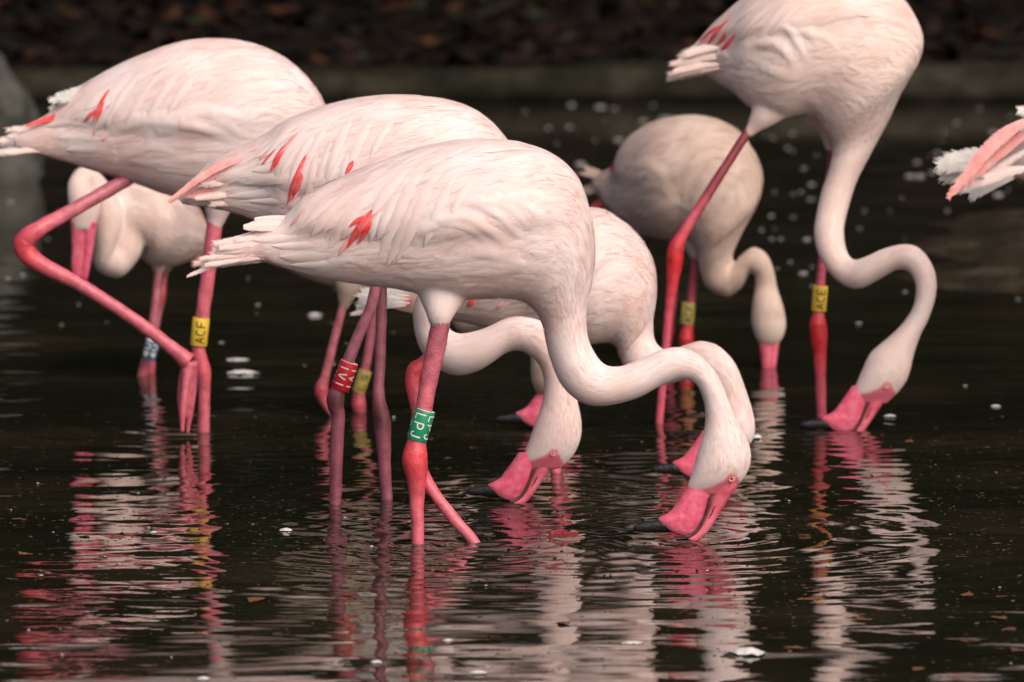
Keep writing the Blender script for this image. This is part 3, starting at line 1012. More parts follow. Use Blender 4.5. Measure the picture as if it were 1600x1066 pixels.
# pale boulder at the left edge, well out of focus
def boulder():
    Yb = water_y(285)
    c = at(-8, 210, Yb)
    bm = bmesh.new(); bmesh.ops.create_icosphere(bm, subdivisions=4, radius=1)
    for v in bm.verts:
        p = v.co.copy()
        k = 1 + 0.22 * noise.noise(p * 1.4 + Vector((4, 0, 0))) + 0.07 * noise.noise(p * 4)
        v.co = Vector((p.x * 0.10 * k * (1.25 - 0.4 * p.z), p.y * 0.11 * k, p.z * 0.23 * k))
    me = bpy.data.meshes.new('boulder'); bm.to_mesh(me); bm.free()
    me.polygons.foreach_set('use_smooth', [True] * len(me.polygons))
    o = add('boulder', me, simple('boulder_stone', (0.10, 0.10, 0.09), 0.9, 0.03, 9, (0.022, 0.024, 0.018), 0.9, 25))
    o.location = (c[0], Yb, 0.12)
    tag(o, 'pale grey boulder standing in the water at the left edge', 'boulder')
boulder()

# out-of-view trees added to shade the far bank and darken the water's mirror
LEAF = leaf_mat('evergreen_leaf', [(0, (0.012, 0.022, 0.008)), (0.3, (0.020, 0.032, 0.010)), (0.6, (0.009, 0.016, 0.007)), (0.85, (0.026, 0.036, 0.012))], 1)
BARK = simple('evergreen_bark', (0.03, 0.022, 0.016), 0.95, 0.1, 12, (0.015, 0.011, 0.009), 0.8, 30)
def tree_meshes(seed):
    rd = random.Random(seed)
    parts = []
    V, F, _ = tube([(0, 0, -0.6), (0.1, 0, 1.5), (0.0, 0.1, 4), (0.1, 0, 7.5)], [0.34, 0.26, 0.18, 0.05], 12)
    parts.append((V, F))
    for k in range(9):
        a = k * 2.4; z = 1.4 + 0.6 * k
        e = (math.cos(a) * 2.6, math.sin(a) * 2.6, z + 0.5)
        V, F, _ = tube([(0, 0, z), (e[0] * 0.5, e[1] * 0.5, z + 0.5), e], [0.09, 0.06, 0.02], 7)
        parts.append((V, F))
    tv, tf = join(parts)
    sp = []
    for i in range(5200):
        a = rd.random() * 6.28; z = rd.random() ** 0.8
        rad = (3.7 * math.sin(math.pi * min(1, 0.22 + 0.78 * z)) + 0.4) * (1 + 0.18 * math.sin(5 * a + 9 * z))
        q = rd.random() ** 0.35
        sp.append((math.cos(a) * rad * q, math.sin(a) * rad * q, 0.45 + 9.4 * z + rd.uniform(-.2, .2)))
    V, F = leaf_quads(sp, rd, 0.26)
    return tv, tf, V, F
tv, tf, lv, lfc = tree_meshes(5)
tme = new_mesh('trunk', tv, tf); cme = new_mesh('crown', lv, lfc, False)
for (x, y, s, rz, lab) in [(-9.2, KERB_Y + 5.2, 1.05, 0.3, 'unseen evergreen tree added to shade the far bank, leftmost'), (-4.6, KERB_Y + 5.8, 1.12, 1.7, 'unseen evergreen tree added to shade the far bank, second from the left'),
                           (0.1, KERB_Y + 5.1, 1.0, 2.9, 'unseen evergreen tree added to shade the far bank, middle one'), (4.5, KERB_Y + 5.5, 1.1, 4.1, 'unseen evergreen tree added to shade the far bank, second from the right'), (9.3, KERB_Y + 5.0, 1.05, 5.2, 'unseen evergreen tree added to shade the far bank, rightmost')]:
    t = bpy.data.objects.new('added_shade_tree', None); COL.objects.link(t)
    t.location = (x, y, bank_z(x, y)); t.rotation_euler = (0, 0, rz); t.scale = (s, s, s)
    tag(t, lab, 'tree', 'unseen evergreen trees added over the far bank')
    add('trunk', tme, BARK, t)
    c = add('crown', cme, LEAF, t)

# unseen evergreen screen added behind the trees to keep sky out of reflections
hv = []
hn, hm = 120, 26
for i in range(hn):
    x = -19 + 38 * i / (hn - 1)
    for j in range(hm):
        t = j / (hm - 1)
        if t < 0.72: q = (0.0, 8.2 * t / 0.72)
        else: q = (2.4 * (t - 0.72) / 0.28, 8.2)
        k = noise.noise((x * 0.6, q[1] * 0.6, 1.0)) * 0.5 + noise.noise((x * 2.2, q[1] * 2.2, 5.0)) * 0.22
        hv.append((x, KERB_Y + 9.0 + q[0] + k - 0.10 * q[1], q[1] + 0.3 + k * (t > 0.7)))
HEDGE = simple('hedge_leaf', (0.010, 0.016, 0.007), 0.8, 0.15, 5, (0.024, 0.030, 0.012), 0.9, 14)
sky_block_hedge = bpy.data.objects.new('sky_block_hedge', None); COL.objects.link(sky_block_hedge)
sky_block_hedge.location = (0, KERB_Y + 9.5, 0.6)
tag(sky_block_hedge, 'unseen evergreen screen added behind the far bank to block the sky', 'sky_block_hedge')
HO = np.array(sky_block_hedge.location)
add('inner_growth', new_mesh('inner_growth', np.array(hv) - HO, grid_faces(hn, hm, 0, False)), HEDGE, sky_block_hedge)
rd = random.Random(8)
sp = []
for i in range(9000):
    v = hv[rd.randrange(len(hv))]
    sp.append((v[0] + rd.uniform(-.2, .2) - HO[0], v[1] - rd.random() * 0.25 - HO[1], v[2] + rd.uniform(-.2, .2) - HO[2]))
V, F = leaf_quads(sp, rd, 0.13)
o = add('foliage', new_mesh('foliage', V, F, False), LEAF, sky_block_hedge); o['kind'] = 'stuff'

# ------------------------------------------------------------------ the birds
# ---- nearest bird, green leg band
A = [(338, 388, 334, 407, .9, -.01), (362, 375, 362, 402, .85, -.01), (398, 362, 402, 406, .75), (442, 343, 448, 420, .58), (479, 314, 496, 433, .65), (522, 292, 540, 441, .72), (588, 265, 600, 449, .76), (654, 241, 660, 460, .78),
     (724, 228, 715, 468, .8), (798, 230, 760, 467, .82), (850, 245, 795, 467, .82), (885, 268, 815, 471, .82), (910, 297, 829, 479, .82), (926, 345, 838, 488, .84),
     (930, 400, 845, 500, .86), (924, 446, 850, 517, .9), (917, 482, 853, 536, .95), (918, 521, 860, 563, 1), (927, 547, 876, 600, 1), (944, 569, 906, 628, 1), (967, 573, 942, 634, 1),
     (997, 563, 993, 623, 1), (1033, 547, 1036, 601, 1), (1065, 543, 1066, 592, 1), (1097, 558, 1087, 600, 1), (1123, 589, 1099, 626, 1), (1139, 626, 1102, 652, 1), (1154, 660, 1099, 676, .95),
     (1169, 689, 1091, 702, .84), (1174, 715, 1083, 731, .76), (1167, 740, 1076, 752, .62), (1152, 760, 1073, 766, .44), (1143, 770, 1078, 776, .36)]
rufA = [([(650, 386), (659, 369), (680, 353), (706, 350), (734, 359), (763, 377)], 13, .007), ([(690, 343), (716, 338), (744, 347), (772, 367), (795, 385)], 12, .007),
        ([(722, 319), (744, 319), (772, 334), (795, 354), (815, 372)], 13, .008), ([(754, 314), (778, 317), (802, 332), (822, 355)], 11, .007), ([(780, 308), (805, 315), (830, 330), (850, 352)], 11, .006),
        ([(672, 377), (690, 374), (705, 368)], 7, .004), ([(800, 308), (835, 305), (870, 315)], 9, .004), ([(840, 318), (870, 314), (888, 318)], 7, .004),
        ([(610, 390), (650, 402), (700, 398)], 12, .004), ([(690, 415), (740, 398), (790, 402), (830, 412)], 14, .004), ([(640, 432), (690, 432), (740, 424)], 12, .004), ([(760, 430), (810, 420), (850, 424)], 14, .005), ([(500, 420), (548, 408), (600, 420)], 12, .004)]
tailA = (fan([(470, 372), (465, 405)], [(362, 372), (338, 388), (322, 402), (314, 416)], 22, 6.5, -.03, .03, 'w', -3, 1)
         + [([(430, 398, 0), (365, 403, -.01), (294, 431, -.02)], 5, 'w'), ([(430, 402, .02), (400, 404, .02), (368, 406, .02)], 5, 'p')]
         + fan([(505, 345), (495, 362)], [(386, 345), (386, 354)], 4, 8, -.03, -.012, 's', -4, 2))
plA = [((520, 398), (415, 399), 8), ((512, 384), (405, 388), 8), ((500, 366), (398, 376), 8), ((530, 412), (440, 410), 7), ((640, 262), (560, 372), 9), ((665, 258), (592, 395), 9), ((690, 262), (625, 398), 9), ((715, 270), (655, 395), 9), ((600, 300), (577, 392), 9), ((572, 318), (532, 368), 9), ((610, 275), (505, 400), 9), ((575, 285), (480, 385), 9), ((545, 300), (455, 372), 8), ((740, 280), (690, 370), 8), ((625, 300), (580, 400), 7), ((655, 300), (610, 405), 7), ((560, 315), (508, 402), 6)]
r, org, Y, loft = build_bird('nearest flamingo, white and pink, with the green leg band and bill in the water', A, (652, 845), 'white', 15.5,
    [[(696, 415, 36, 0), (692, 455, 40, -.01), (688, 486, 25, -.028), (686, 508, 15, -.03)], [(700, 440, 40, .06), (696, 468, 28, .06), (684, 490, 17, .06)]],
    wing=(3.0, 12.5, 1.62), ruffles=rufA, seed=1.3, amp=.0018,
    red=[((582, 326), (543, 388), 5.5), ((590, 322), (556, 372), 5), ((576, 336), (546, 354), 4), ((586, 340), (560, 380), 4)], rose=[((478, 330), (455, 354), 4), ((556, 366), (530, 398), 4.5), ((600, 318), (580, 345), 4)], tail=tailA, plumes=plA,
    head=((1143, 748), 1.0, 0.0, 0.0))
build_leg(r, org, Y, [(690, 480, 17, -.03, 0), (686, 520, 15.5, -.03, .1), (671, 590, 14, -.03, .35), (662, 640, 13, -.03, .5), (652, 685, 14, -.03, .8), (648, 712, 20, -.03, 1), (650, 735, 19, -.03, .95), (651, 765, 13, -.03, .8), (652, 810, 10.5, -.03, .6), (653, 850, 10, -.03, .55), (655, 980, 10, -.03, .5)], LEG['pink'])
build_leg(r, org, Y, [(688, 480, 12, .06, .1), (680, 545, 11, .06, .3), (662, 569, 12, .055, .9), (648, 580, 13, .05, 1), (646, 602, 13, .045, 1), (652, 645, 10, .03, .8), (648, 700, 10, .015, .9), (658, 738, 11, .01, .8), (684, 778, 9.5, -.01, .6), (715, 818, 9, -.02, .5), (738, 843, 9, -.02, .5), (760, 880, 8, -.02, .5)], LEG['pink'])
leg_band(r, org, at(651, 688, Y - .03), at(664.5, 641, Y - .03), 16 * Y / FPX, 'green', 'white', 'LPJ', ccw=False, copies=3, turn=-0.28, letter_h=.0175)

# ---- left bird with one leg raised, yellow band ACF
B = [(22, 206, 26, 232, .8), (62, 188, 80, 247, .6), (103, 158, 115, 257, .6), (152, 128, 160, 271, .7), (205, 101, 205, 284, .74), (277, 75, 263, 305, .76), (338, 69, 325, 318, .78), (396, 77, 380, 322, .8),
     (448, 101, 425, 318, .82), (485, 130, 455, 308, .82), (505, 158, 472, 298, .84), (515, 192, 484, 288, .86), (520, 222, 492, 282, .9), (535, 238, 510, 286, .95, .02), (560, 250, 545, 296, 1, .04), (595, 250, 600, 298, 1, .05), (625, 232, 645, 275, 1, .05),
     (655, 225, 660, 268, 1, .04), (690, 245, 668, 275, 1, .03), (705, 275, 672, 288, 1, .02), (722, 305, 665, 312, .9, .02), (728, 332, 655, 336, .8, .02), (718, 355, 648, 360, .76, .02), (702, 372, 648, 374, .66, .02)]
rufB = [([(180, 205), (225, 190), (280, 190), (330, 205)], 15, .007), ([(230, 215), (275, 200), (320, 205), (360, 222)], 14, .006), ([(285, 183), (320, 178), (355, 195), (385, 215)], 14, .007), ([(330, 172), (362, 178), (395, 200)], 12, .005),
        ([(60, 205), (110, 215), (150, 212)], 12, .005), ([(80, 225), (130, 232), (170, 225)], 12, .004), ([(180, 250), (230, 235), (280, 240)], 14, .004), ([(250, 260), (310, 250), (360, 258)], 14, .004)]
tailB = (fan([(135, 196), (130, 236)], [(30, 204), (8, 222), (2, 240)], 18, 6.5, -.03, .03, 'w', -4, 3)
         + [([(150, 165, -.01), (100, 178, -.02), (40, 197, -.03)], 5, 'r'), ([(140, 172, .02), (95, 184, .02), (36, 202, .02)], 5, 'p')]
         + fan([(188, 128), (178, 150)], [(104, 148), (90, 160), (92, 172)], 7, 8, -.04, .04, 'd', -3, 4))
plB = [((165, 218), (72, 214), 7), ((168, 234), (85, 230), 7), ((155, 202), (66, 202), 7), ((230, 110), (165, 200), 8), ((205, 120), (140, 190), 8), ((258, 108), (195, 205), 8), ((285, 108), (225, 195), 8), ((180, 130), (118, 190), 8), ((310, 112), (255, 190), 7), ((240, 140), (188, 210), 6), ((205, 145), (150, 200), 6), ((182, 145), (165, 200), 6), ((165, 150), (146, 180), 5)]
r, org, Y, loft = build_bird('left flamingo standing on one leg, other leg bent up, yellow band ACF', B, (318, 672), 'white', 12.0,
    [[(345, 285, 40, -.02), (342, 315, 27, -.03), (338, 340, 16, -.03), (335, 353, 12, -.03)], [(240, 245, 30, 0), (222, 262, 16, -.005), (205, 275, 9, -.01)]],
    wing=(1.5, 9.5, 1.6), ruffles=rufB, seed=2.1, feathers=380,
    red=[((176, 134), (148, 190), 4.5), ((170, 150), (152, 188), 4), ((156, 168), (134, 190), 3.5)], rose=[((152, 200), (146, 212), 3), ((172, 212), (158, 218), 3)], tail=tailB, plumes=plB,
    head=((712, 352), .80, .05, .02))
build_leg(r, org, Y, [(338, 330, 12, -.03, .5), (334, 360, 12.5, -.03, .5), (325, 430, 11.5, -.03, .5), (316, 495, 11, -.03, .55), (310, 540, 10.5, -.03, .65), (312, 562, 12, -.03, .7), (317, 580, 12.5, -.03, .7), (319, 605, 10, -.03, .6), (318.5, 650, 9.5, -.03, .55), (318, 690, 9.5, -.03, .5), (318, 800, 9, -.03, .5)], LEG['pink'])
build_leg(r, org, Y, [(232, 258, 10, .0, 0), (190, 285, 11, -.02, .1), (120, 325, 11, -.07, .2), (62, 357, 12.5, -.12, .65), (38, 376, 16, -.12, .9), (42, 396, 15, -.12, .9), (70, 417, 13, -.12, .7), (130, 448, 10.5, -.12, .5), (210, 500, 10, -.12, .5), (270, 545, 11, -.12, .55), (294, 566, 15, -.12, .6)], LEG['pink'],
          feet=[[(294, 566, 11, -.12), (291, 600, 7, -.13), (286, 640, 6, -.14), (285, 660, 4, -.14), (285, 675, 2.5, -.14)], [(298, 566, 11, -.12), (301, 600, 7, -.115), (297, 640, 6, -.12), (294, 664, 4, -.12), (293, 678, 2.5, -.12)], [(292, 570, 9, -.12), (284, 600, 6, -.10), (282, 630, 5, -.09), (284, 655, 3, -.08)], [(296, 575, 10, -.12), (293, 610, 9, -.12), (290, 645, 7, -.125), (289, 655, 3, -.125)]])
leg_band(r, org, at(310, 540, Y - .03), at(314.5, 497, Y - .03), 13.5 * Y / FPX, 'yellow', 'black', 'ACF', copies=1, turn=0.12, letter_h=.017, pen=.0013)

# ---- second bird, behind the nearest, dull purple legs with the red band
C = [(275, 304, 283, 319, .4), (304, 282, 320, 324, .45), (344, 256, 360, 332, .55), (405, 226, 417, 352, .65), (452, 195, 450, 377, .72), (522, 170, 515, 394, .75), (600, 158, 585, 405, .78), (680, 162, 650, 408, .8), (732, 177, 698, 405, .82), (775, 203, 722, 402, .82),
     (803, 236, 738, 402, .82), (818, 278, 742, 406, .84), (815, 325, 735, 414, .86), (800, 370, 718, 422, .9), (776, 408, 692, 430, .95), (742, 440, 664, 446, 1), (714, 472, 647, 474, 1), (702, 500, 646, 508, 1), (703, 514, 656, 545, 1), (712, 520, 684, 576, 1), (726, 521, 716, 587, 1),
     (757, 513, 752, 577, 1), (790, 498, 790, 552, 1), (818, 495, 811, 548, 1), (853, 505, 828, 556, 1), (876, 530, 839, 566, 1), (890, 565, 847, 582, 1), (897, 600, 850, 604, 1), (904, 634, 846, 632, .95), (909, 662, 837, 657, .85), (907, 688, 828, 684, .76), (897, 710, 819, 709, .62), (884, 725, 815, 723, .44), (876, 733, 820, 733, .36)]
C = lean(C, 14, 26, -.04)
rufC = [([(300, 290), (350, 280), (400, 285)], 12, .004), ([(420, 300), (470, 330), (500, 360)], 14, .005), ([(560, 190), (620, 178), (690, 190)], 14, .003)]
tailC = ([([(400, 245, -.03), (340, 262, -.04), (262, 314, -.05)], 6, 'p'), ([(390, 255, -.02), (330, 275, -.03), (264, 316, -.03)], 6, 'p'), ([(395, 250, .03), (340, 268, .04), (270, 312, .05)], 6, 'r')]
         + fan([(455, 262), (442, 312)], [(345, 276), (318, 294), (300, 310), (322, 320)], 18, 7, -.035, .03, 'wwwp', -3, 5))
plC = [((478, 272), (372, 284), 8), ((470, 292), (362, 302), 8), ((485, 312), (375, 314), 8), ((462, 255), (380, 266), 7), ((470, 192), (402, 268), 8), ((500, 182), (428, 285), 9), ((525, 180), (452, 330), 9), ((555, 180), (500, 310), 9), ((585, 182), (530, 300), 8), ((450, 205), (395, 250), 7), ((490, 210), (440, 300), 7), ((520, 215), (482, 335), 7), ((545, 220), (505, 300), 6), ((620, 185), (570, 270), 7), ((470, 225), (430, 300), 7), ((495, 235), (478, 330), 8), ((440, 225), (408, 262), 6), ((550, 235), (528, 292), 7)]
r, org, Y, loft = build_bird('flamingo behind the nearest one, dull purple legs, red leg band', C, (604, 782), 'white', 12.5,
    [[(590, 380, 38, -.02), (588, 410, 26, -.03), (588, 440, 15, -.03)], [(600, 380, 38, .05), (597, 410, 25, .05), (596, 440, 14, .05)]],
    wing=(1.0, 9.8, 1.6), ruffles=rufC, seed=3.4, feathers=360,
    red=[((455, 222), (424, 270), 5), ((448, 230), (430, 266), 4), ((484, 238), (450, 318), 6), ((480, 258), (456, 312), 5), ((556, 244), (540, 278), 5), ((436, 230), (410, 260), 3.5)], rose=[((480, 200), (440, 240), 4), ((430, 225), (405, 250), 4), ((545, 270), (530, 285), 4)], tail=tailC, plumes=plC,
    head=((864, 709), .86, math.radians(3.2), -.04), eye_r=.0036)
build_leg(r, org, Y, [(592, 425, 9, -.03, .1), (580, 478, 8.5, -.04, .1), (562, 520, 9, -.045, .2), (545, 562, 9.5, -.05, .4), (532, 600, 10, -.05, .6), (525, 622, 14, -.05, 1), (525, 636, 13, -.05, 1), (528, 652, 11, -.05, .6), (526, 700, 10.5, -.05, .5), (524, 785, 9.5, -.05, .5), (523, 900, 9, -.05, .5)], LEG['purple'])
build_leg(r, org, Y, [(596, 425, 9, .05, .1), (596, 470, 8.5, .04, .15), (594, 560, 8.5, .03, .25), (591, 615, 9.5, .02, .5), (594, 640, 13, .02, 1), (597, 660, 14, .02, 1), (599, 690, 12, .02, .6), (601, 730, 10, .02, .5), (605, 785, 9, .02, .5), (610, 900, 9, .02, .5)], LEG['purple'])
leg_band(r, org, at(531, 609, Y - .05), at(546, 566, Y - .05), 14.5 * Y / FPX, 'red', 'white', 'IVI', ccw=False, copies=3, turn=-0.3, letter_h=.0155)

# ---- white bird behind the nearest bird's breast
E = [(580, 457, 585, 475, .4, .08), (640, 440, 650, 491, .5, .07), (700, 412, 708, 500, .6, .05), (760, 384, 770, 515, .7, .03), (820, 356, 830, 527, .78, .02), (880, 339, 885, 535, .85), (928, 334, 918, 537, .9), (960, 343, 940, 534, .9), (990, 360, 954, 534, .9), (1012, 389, 962, 540, .9), (1024, 420, 965, 547, .9),
     (1026, 458, 966, 554, .92), (1021, 500, 969, 561, .95), (1022, 528, 976, 574, 1), (1035, 545, 990, 592, 1), (1055, 545, 1025, 603, 1), (1075, 538, 1060, 596, 1), (1095, 533, 1088, 588, 1), (1123, 541, 1104, 594, 1), (1149, 568, 1114, 606, 1), (1165, 608, 1119, 625, 1), (1176, 642, 1112, 648, .9), (1180, 668, 1104, 668, .8), (1176, 688, 1098, 686, .7), (1164, 702, 1094, 698, .5), (1152, 710, 1096, 706, .38)]
E = lean(E, 12, 19, -.10)
tailE = [([(640, 468, -.02), (600, 466, -.02), (562, 462, -.02)], 8, 'd'), ([(640, 474, 0), (600, 474, 0), (558, 480, 0)], 8, 'd'), ([(635, 478, .03), (595, 480, .03), (550, 491, .03)], 5, 'w'), ([(650, 455, .02), (600, 455, .02), (566, 456, .02)], 9, 'd'), ([(640, 462, .05), (600, 462, .05), (566, 466, .05)], 9, 'w')]
rufE = [([(960, 470), (985, 455), (1010, 460)], 12, .003), ([(940, 430), (970, 420), (1000, 425)], 14, .003)]
r, org, Y, loft = build_bird('white flamingo hidden behind the nearest one, its bill showing past that head', E, (868, 736), 'white', 12.0,
    [[(866, 500, 36, -.02), (868, 530, 22, -.03), (870, 556, 12, -.03)], [(880, 500, 34, .06), (882, 530, 20, .06), (882, 552, 11, .06)]],
    wing=(1.0, 8.0, 1.5), ruffles=rufE, seed=4.2, feathers=240, voxel=.005,
    red=[((646, 466), (634, 478), 5), ((742, 466), (732, 478), 5)], rose=[((640, 462), (624, 474), 4), ((790, 470), (776, 482), 4)], tail=tailE,
    head=((1152, 674), .86, math.radians(3), -.10))
build_leg(r, org, Y, [(868, 530, 11, -.03, .3), (872, 580, 9, -.03, .4), (876, 630, 9, -.03, .8), (876, 650, 13, -.03, 1), (872, 680, 9, -.03, .6), (868, 745, 8, -.03, .5), (866, 850, 8, -.03, .5)], LEG['pink'])
build_leg(r, org, Y, [(882, 530, 11, .06, .3), (884, 580, 9, .06, .4), (882, 630, 9, .06, .8), (880, 650, 12, .06, 1), (876, 680, 9, .06, .6), (866, 745, 8, .06, .5), (860, 850, 8, .06, .5)], LEG['pink'])

# ---- bird mostly hidden in the middle: pink legs, worn yellow band, bill behind another head
Fb = [(425, 372, 430, 405, .5), (452, 356, 456, 426, .6), (490, 344, 490, 440, .7), (530, 340, 530, 450, .75), (580, 338, 580, 458, .8), (630, 342, 625, 458, .8), (668, 354, 655, 455, .82), (698, 376, 670, 453, .85), (714, 404, 680, 455, .9), (722, 432, 686, 462, .95), (732, 456, 694, 478, 1), (742, 474, 703, 497, 1), (750, 485, 713, 513, 1), (758, 488, 730, 523, 1), (770, 484, 754, 518, 1), (792, 473, 792, 510, 1), (816, 473, 808, 512, 1), (838, 486, 817, 520, 1), (853, 510, 824, 535, 1), (866, 536, 829, 556, 1), (886, 558, 829, 578, .95), (904, 578, 831, 598, .85), (912, 600, 836, 610, .7), (904, 614, 840, 618, .48)]
Fb = lean(Fb, 9, 20, -.26)
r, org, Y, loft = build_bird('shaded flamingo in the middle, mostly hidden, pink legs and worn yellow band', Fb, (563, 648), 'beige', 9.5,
    [[(545, 420, 30, -.02), (544, 445, 22, -.03), (540, 466, 13, -.03), (537, 480, 7, -.03)], [(590, 420, 28, .05), (588, 450, 19, .05), (585, 480, 9, .05)]],
    wing=(1.0, 7.0, 1.5), seed=5.7, feathers=120, voxel=.0055, head=((900, 600), .80, math.radians(3), -.26))
build_leg(r, org, Y, [(540, 462, 7, -.03, .5), (535, 482, 6.5, -.03, .5), (520, 540, 7, -.03, .5), (508, 588, 7.5, -.03, .7), (502, 609, 11, -.03, .9), (506, 625, 8.5, -.03, .8), (514, 640, 6, -.03, .6), (522, 652, 5.5, -.03, .5), (545, 700, 5, -.03, .5)], LEG['dim'])
build_leg(r, org, Y, [(586, 470, 8, .05, .5), (581, 512, 7.5, .04, .5), (572, 570, 7.5, .04, .6), (562, 612, 9, .04, .8), (560, 632, 12, .04, .9), (563, 648, 9, .04, .7), (566, 670, 7, .04, .6), (572, 760, 7, .04, .5)], LEG['dim'])
leg_band(r, org, at(560, 613, Y + .04), at(571, 579, Y + .04), 10.5 * Y / FPX, 'ochre', 'black', 'LS', copies=1, turn=0.2, letter_h=.011, pen=.0011)

# ---- far left bird behind the raised leg, head turned down towards us
G = [(320, 348, 317, 384, .6, .26), (301, 318, 300, 402, .8, .2), (270, 292, 262, 417, .9, .1), (236, 284, 235, 412, 1, .02), (204, 284, 230, 392, .9, -.01), (178, 300, 231, 380, .9, -.02), (168, 340, 226, 380, .9, -.03), (170, 372, 216, 406, 1, -.04), (175, 380, 187, 434, 1, -.05), (182, 376, 150, 420, 1, -.06), (190, 352, 147, 382, 1, -.07), (188, 320, 142, 344, 1, -.07), (172, 290, 138, 320, 1, -.07), (150, 266, 132, 304, 1, -.08), (124, 262, 134, 302, 1, -.10), (107, 284, 146, 298, 1, -.12), (106, 310, 160, 312, .9, -.14), (109, 333, 157, 334, .8, -.15), (112, 352, 150, 350, .66, -.155), (114, 362, 148, 359, .55, -.155)]
r, org, Y, loft = build_bird('small cream flamingo at far left behind the raised leg, head bent down', G, (222, 590), 'cream', 4.5,
    [[(250, 380, 30, .04), (249, 405, 18, .04), (247, 424, 8, .04)], [(268, 380, 26, .14), (262, 405, 15, .14), (256, 424, 7, .14)]],
    seed=6.6, feathers=120, voxel=.0055, tail=[([(300, 340, .2), (318, 365, .26), (321, 398, .3)], 9, 'w'), ([(300, 350, .18), (312, 380, .22), (306, 404, .25)], 8, 'w'), ([(310, 385, .2), (308, 400, .2), (302, 416, .2)], 5, 'p')], cover=(0.2, 4.2), amp=.002)
for nm, sp, m in (('upper_bill', [(110, 346, 140, 346, .7), (111, 362, 137, 362, .6), (112, 390, 134, 390, .55), (111, 415, 131, 416, .55), (114, 432, 130, 436, .6)], BILL_PALE), ('lower_bill', [(131, 346, 153, 346, .9), (130, 362, 150, 360, .8), (130, 390, 146, 390, .8), (128, 415, 141, 416, .8), (127, 432, 136, 440, .8)], BILL_PINK),
                  ('mouth_lining', [(134, 372, 137, 372, 3), (131.5, 395, 134, 395, 3), (129, 420, 132, 420, 3)], MOUTH),
                  ('bill_tip', [(114, 428, 133, 434, .8), (117, 445, 130, 448, .8), (121, 458, 129, 460, .8), (126, 467, 129, 467, 1)], BLACK)):
    l = Loft([(*s, -.155) for s in sp], Y, 16); V, F, *_ = l.mesh(); add(nm, new_mesh(nm, V - org, F), m, r)
build_leg(r, org, Y, [(249, 400, 8, .04, .5), (247, 425, 6.5, .04, .5), (240, 500, 7, .03, .4), (232, 545, 7, .03, .5), (224, 580, 8, .03, .7), (221, 600, 8, .03, .6), (218, 680, 7, .03, .5)], LEG['dim'])
build_leg(r, org, Y, [(260, 400, 8, .14, .3), (254, 440, 7, .13, .7), (251, 462, 9, .12, .9), (246, 490, 7, .12, .5), (238, 545, 6, .1, .4), (235, 575, 8, .1, .8), (234, 600, 7, .1, .6), (233, 680, 7, .1, .5)], LEG['dim'])
leg_band(r, org, at(232, 561, Y + .0), at(239, 533, Y + .0), 11.5 * Y / FPX, 'blue', 'white', '4U', copies=2, turn=0.0, letter_h=.012, pen=.0013)

# ---- beige bird in the background, drinking
H = [(925, 275, 930, 299, .5, .22), (960, 259, 953, 329, .7, .19), (985, 223, 994, 361, .85, .14), (1020, 199, 1030, 372, .9, .08), (1060, 189, 1058, 376, .92, .02), (1097, 189, 1074, 377, .92), (1139, 200, 1081, 378, .92, -.02), (1167, 221, 1084, 380, .92, -.04), (1186, 254, 1086, 384, .92, -.05), (1191, 290, 1088, 390, .92, -.06), (1181, 324, 1089, 399, .95, -.06), (1163, 357, 1091, 412, 1, -.06), (1147, 391, 1095, 428, 1, -.06), (1145, 408, 1102, 446, 1, -.06),
     (1149, 411, 1116, 458, 1, -.06), (1153, 407, 1137, 464, 1, -.06), (1160, 398, 1158, 450, 1, -.07), (1178, 386, 1170, 428, 1, -.08), (1199, 398, 1177, 428, 1, -.09), (1210, 425, 1180, 436, 1, -.09), (1214, 449, 1179, 452, 1, -.09), (1223, 476, 1175, 478, .95, -.1), (1228, 504, 1174, 504, .9, -.1), (1225, 524, 1179, 524, .85, -.1), (1216, 538, 1187, 538, .8, -.1)]
rufH = [([(1000, 300), (1030, 290), (1050, 310)], 14, .006), ([(985, 260), (1020, 262), (1045, 285)], 14, .006), ([(1030, 330), (1060, 320), (1085, 335)], 14, .005)]
r, org, Y, loft = build_bird('beige flamingo wading farther back, head down with bill tip in the water', H, (1072, 566), 'tan', 10.5,
    [[(1085, 350, 28, -.02), (1085, 380, 18, -.02), (1087, 402, 9, -.02)], [(1062, 350, 26, .1), (1062, 376, 15, .1), (1060, 396, 7, .1)]],
    wing=(1.0, 7.0, 1.5), ruffles=rufH, seed=7.5, feathers=220, voxel=.0055, red=[((963, 258), (955, 268), 5)],
    tail=[([(965, 285, .18), (940, 275, .2), (918, 268, .22)], 9, 'w'), ([(965, 300, .2), (940, 296, .22), (916, 298, .24)], 8, 'w'), ([(960, 318, .2), (940, 318, .22), (922, 330, .24)], 8, 'r')])
for nm, sp, m in (('upper_bill', [(1185, 530, 1211, 530, .8), (1187, 548, 1209, 548, .8), (1189, 562, 1208, 562, .8), (1191, 580, 1205, 580, .8)], BILL_PALE), ('lower_bill', [(1198, 530, 1218, 530, .9), (1200, 548, 1216, 548, .9), (1200, 562, 1214, 562, .9), (1200, 580, 1211, 580, .9)], BILL_PINK)):
    l = Loft([(*s, -.1) for s in sp], Y, 16); V, F, *_ = l.mesh(); add(nm, new_mesh(nm, V - org, F), m, r)
build_leg(r, org, Y, [(1087, 385, 8, -.02, .2), (1086, 410, 7, -.02, .2), (1080, 470, 7.5, -.02, .3), (1074, 510, 9, -.02, .9), (1072, 530, 12, -.02, 1), (1072, 550, 8, -.02, .7), (1071, 600, 7, -.02, .5), (1070, 680, 7, -.02, .5)], LEG['red'])
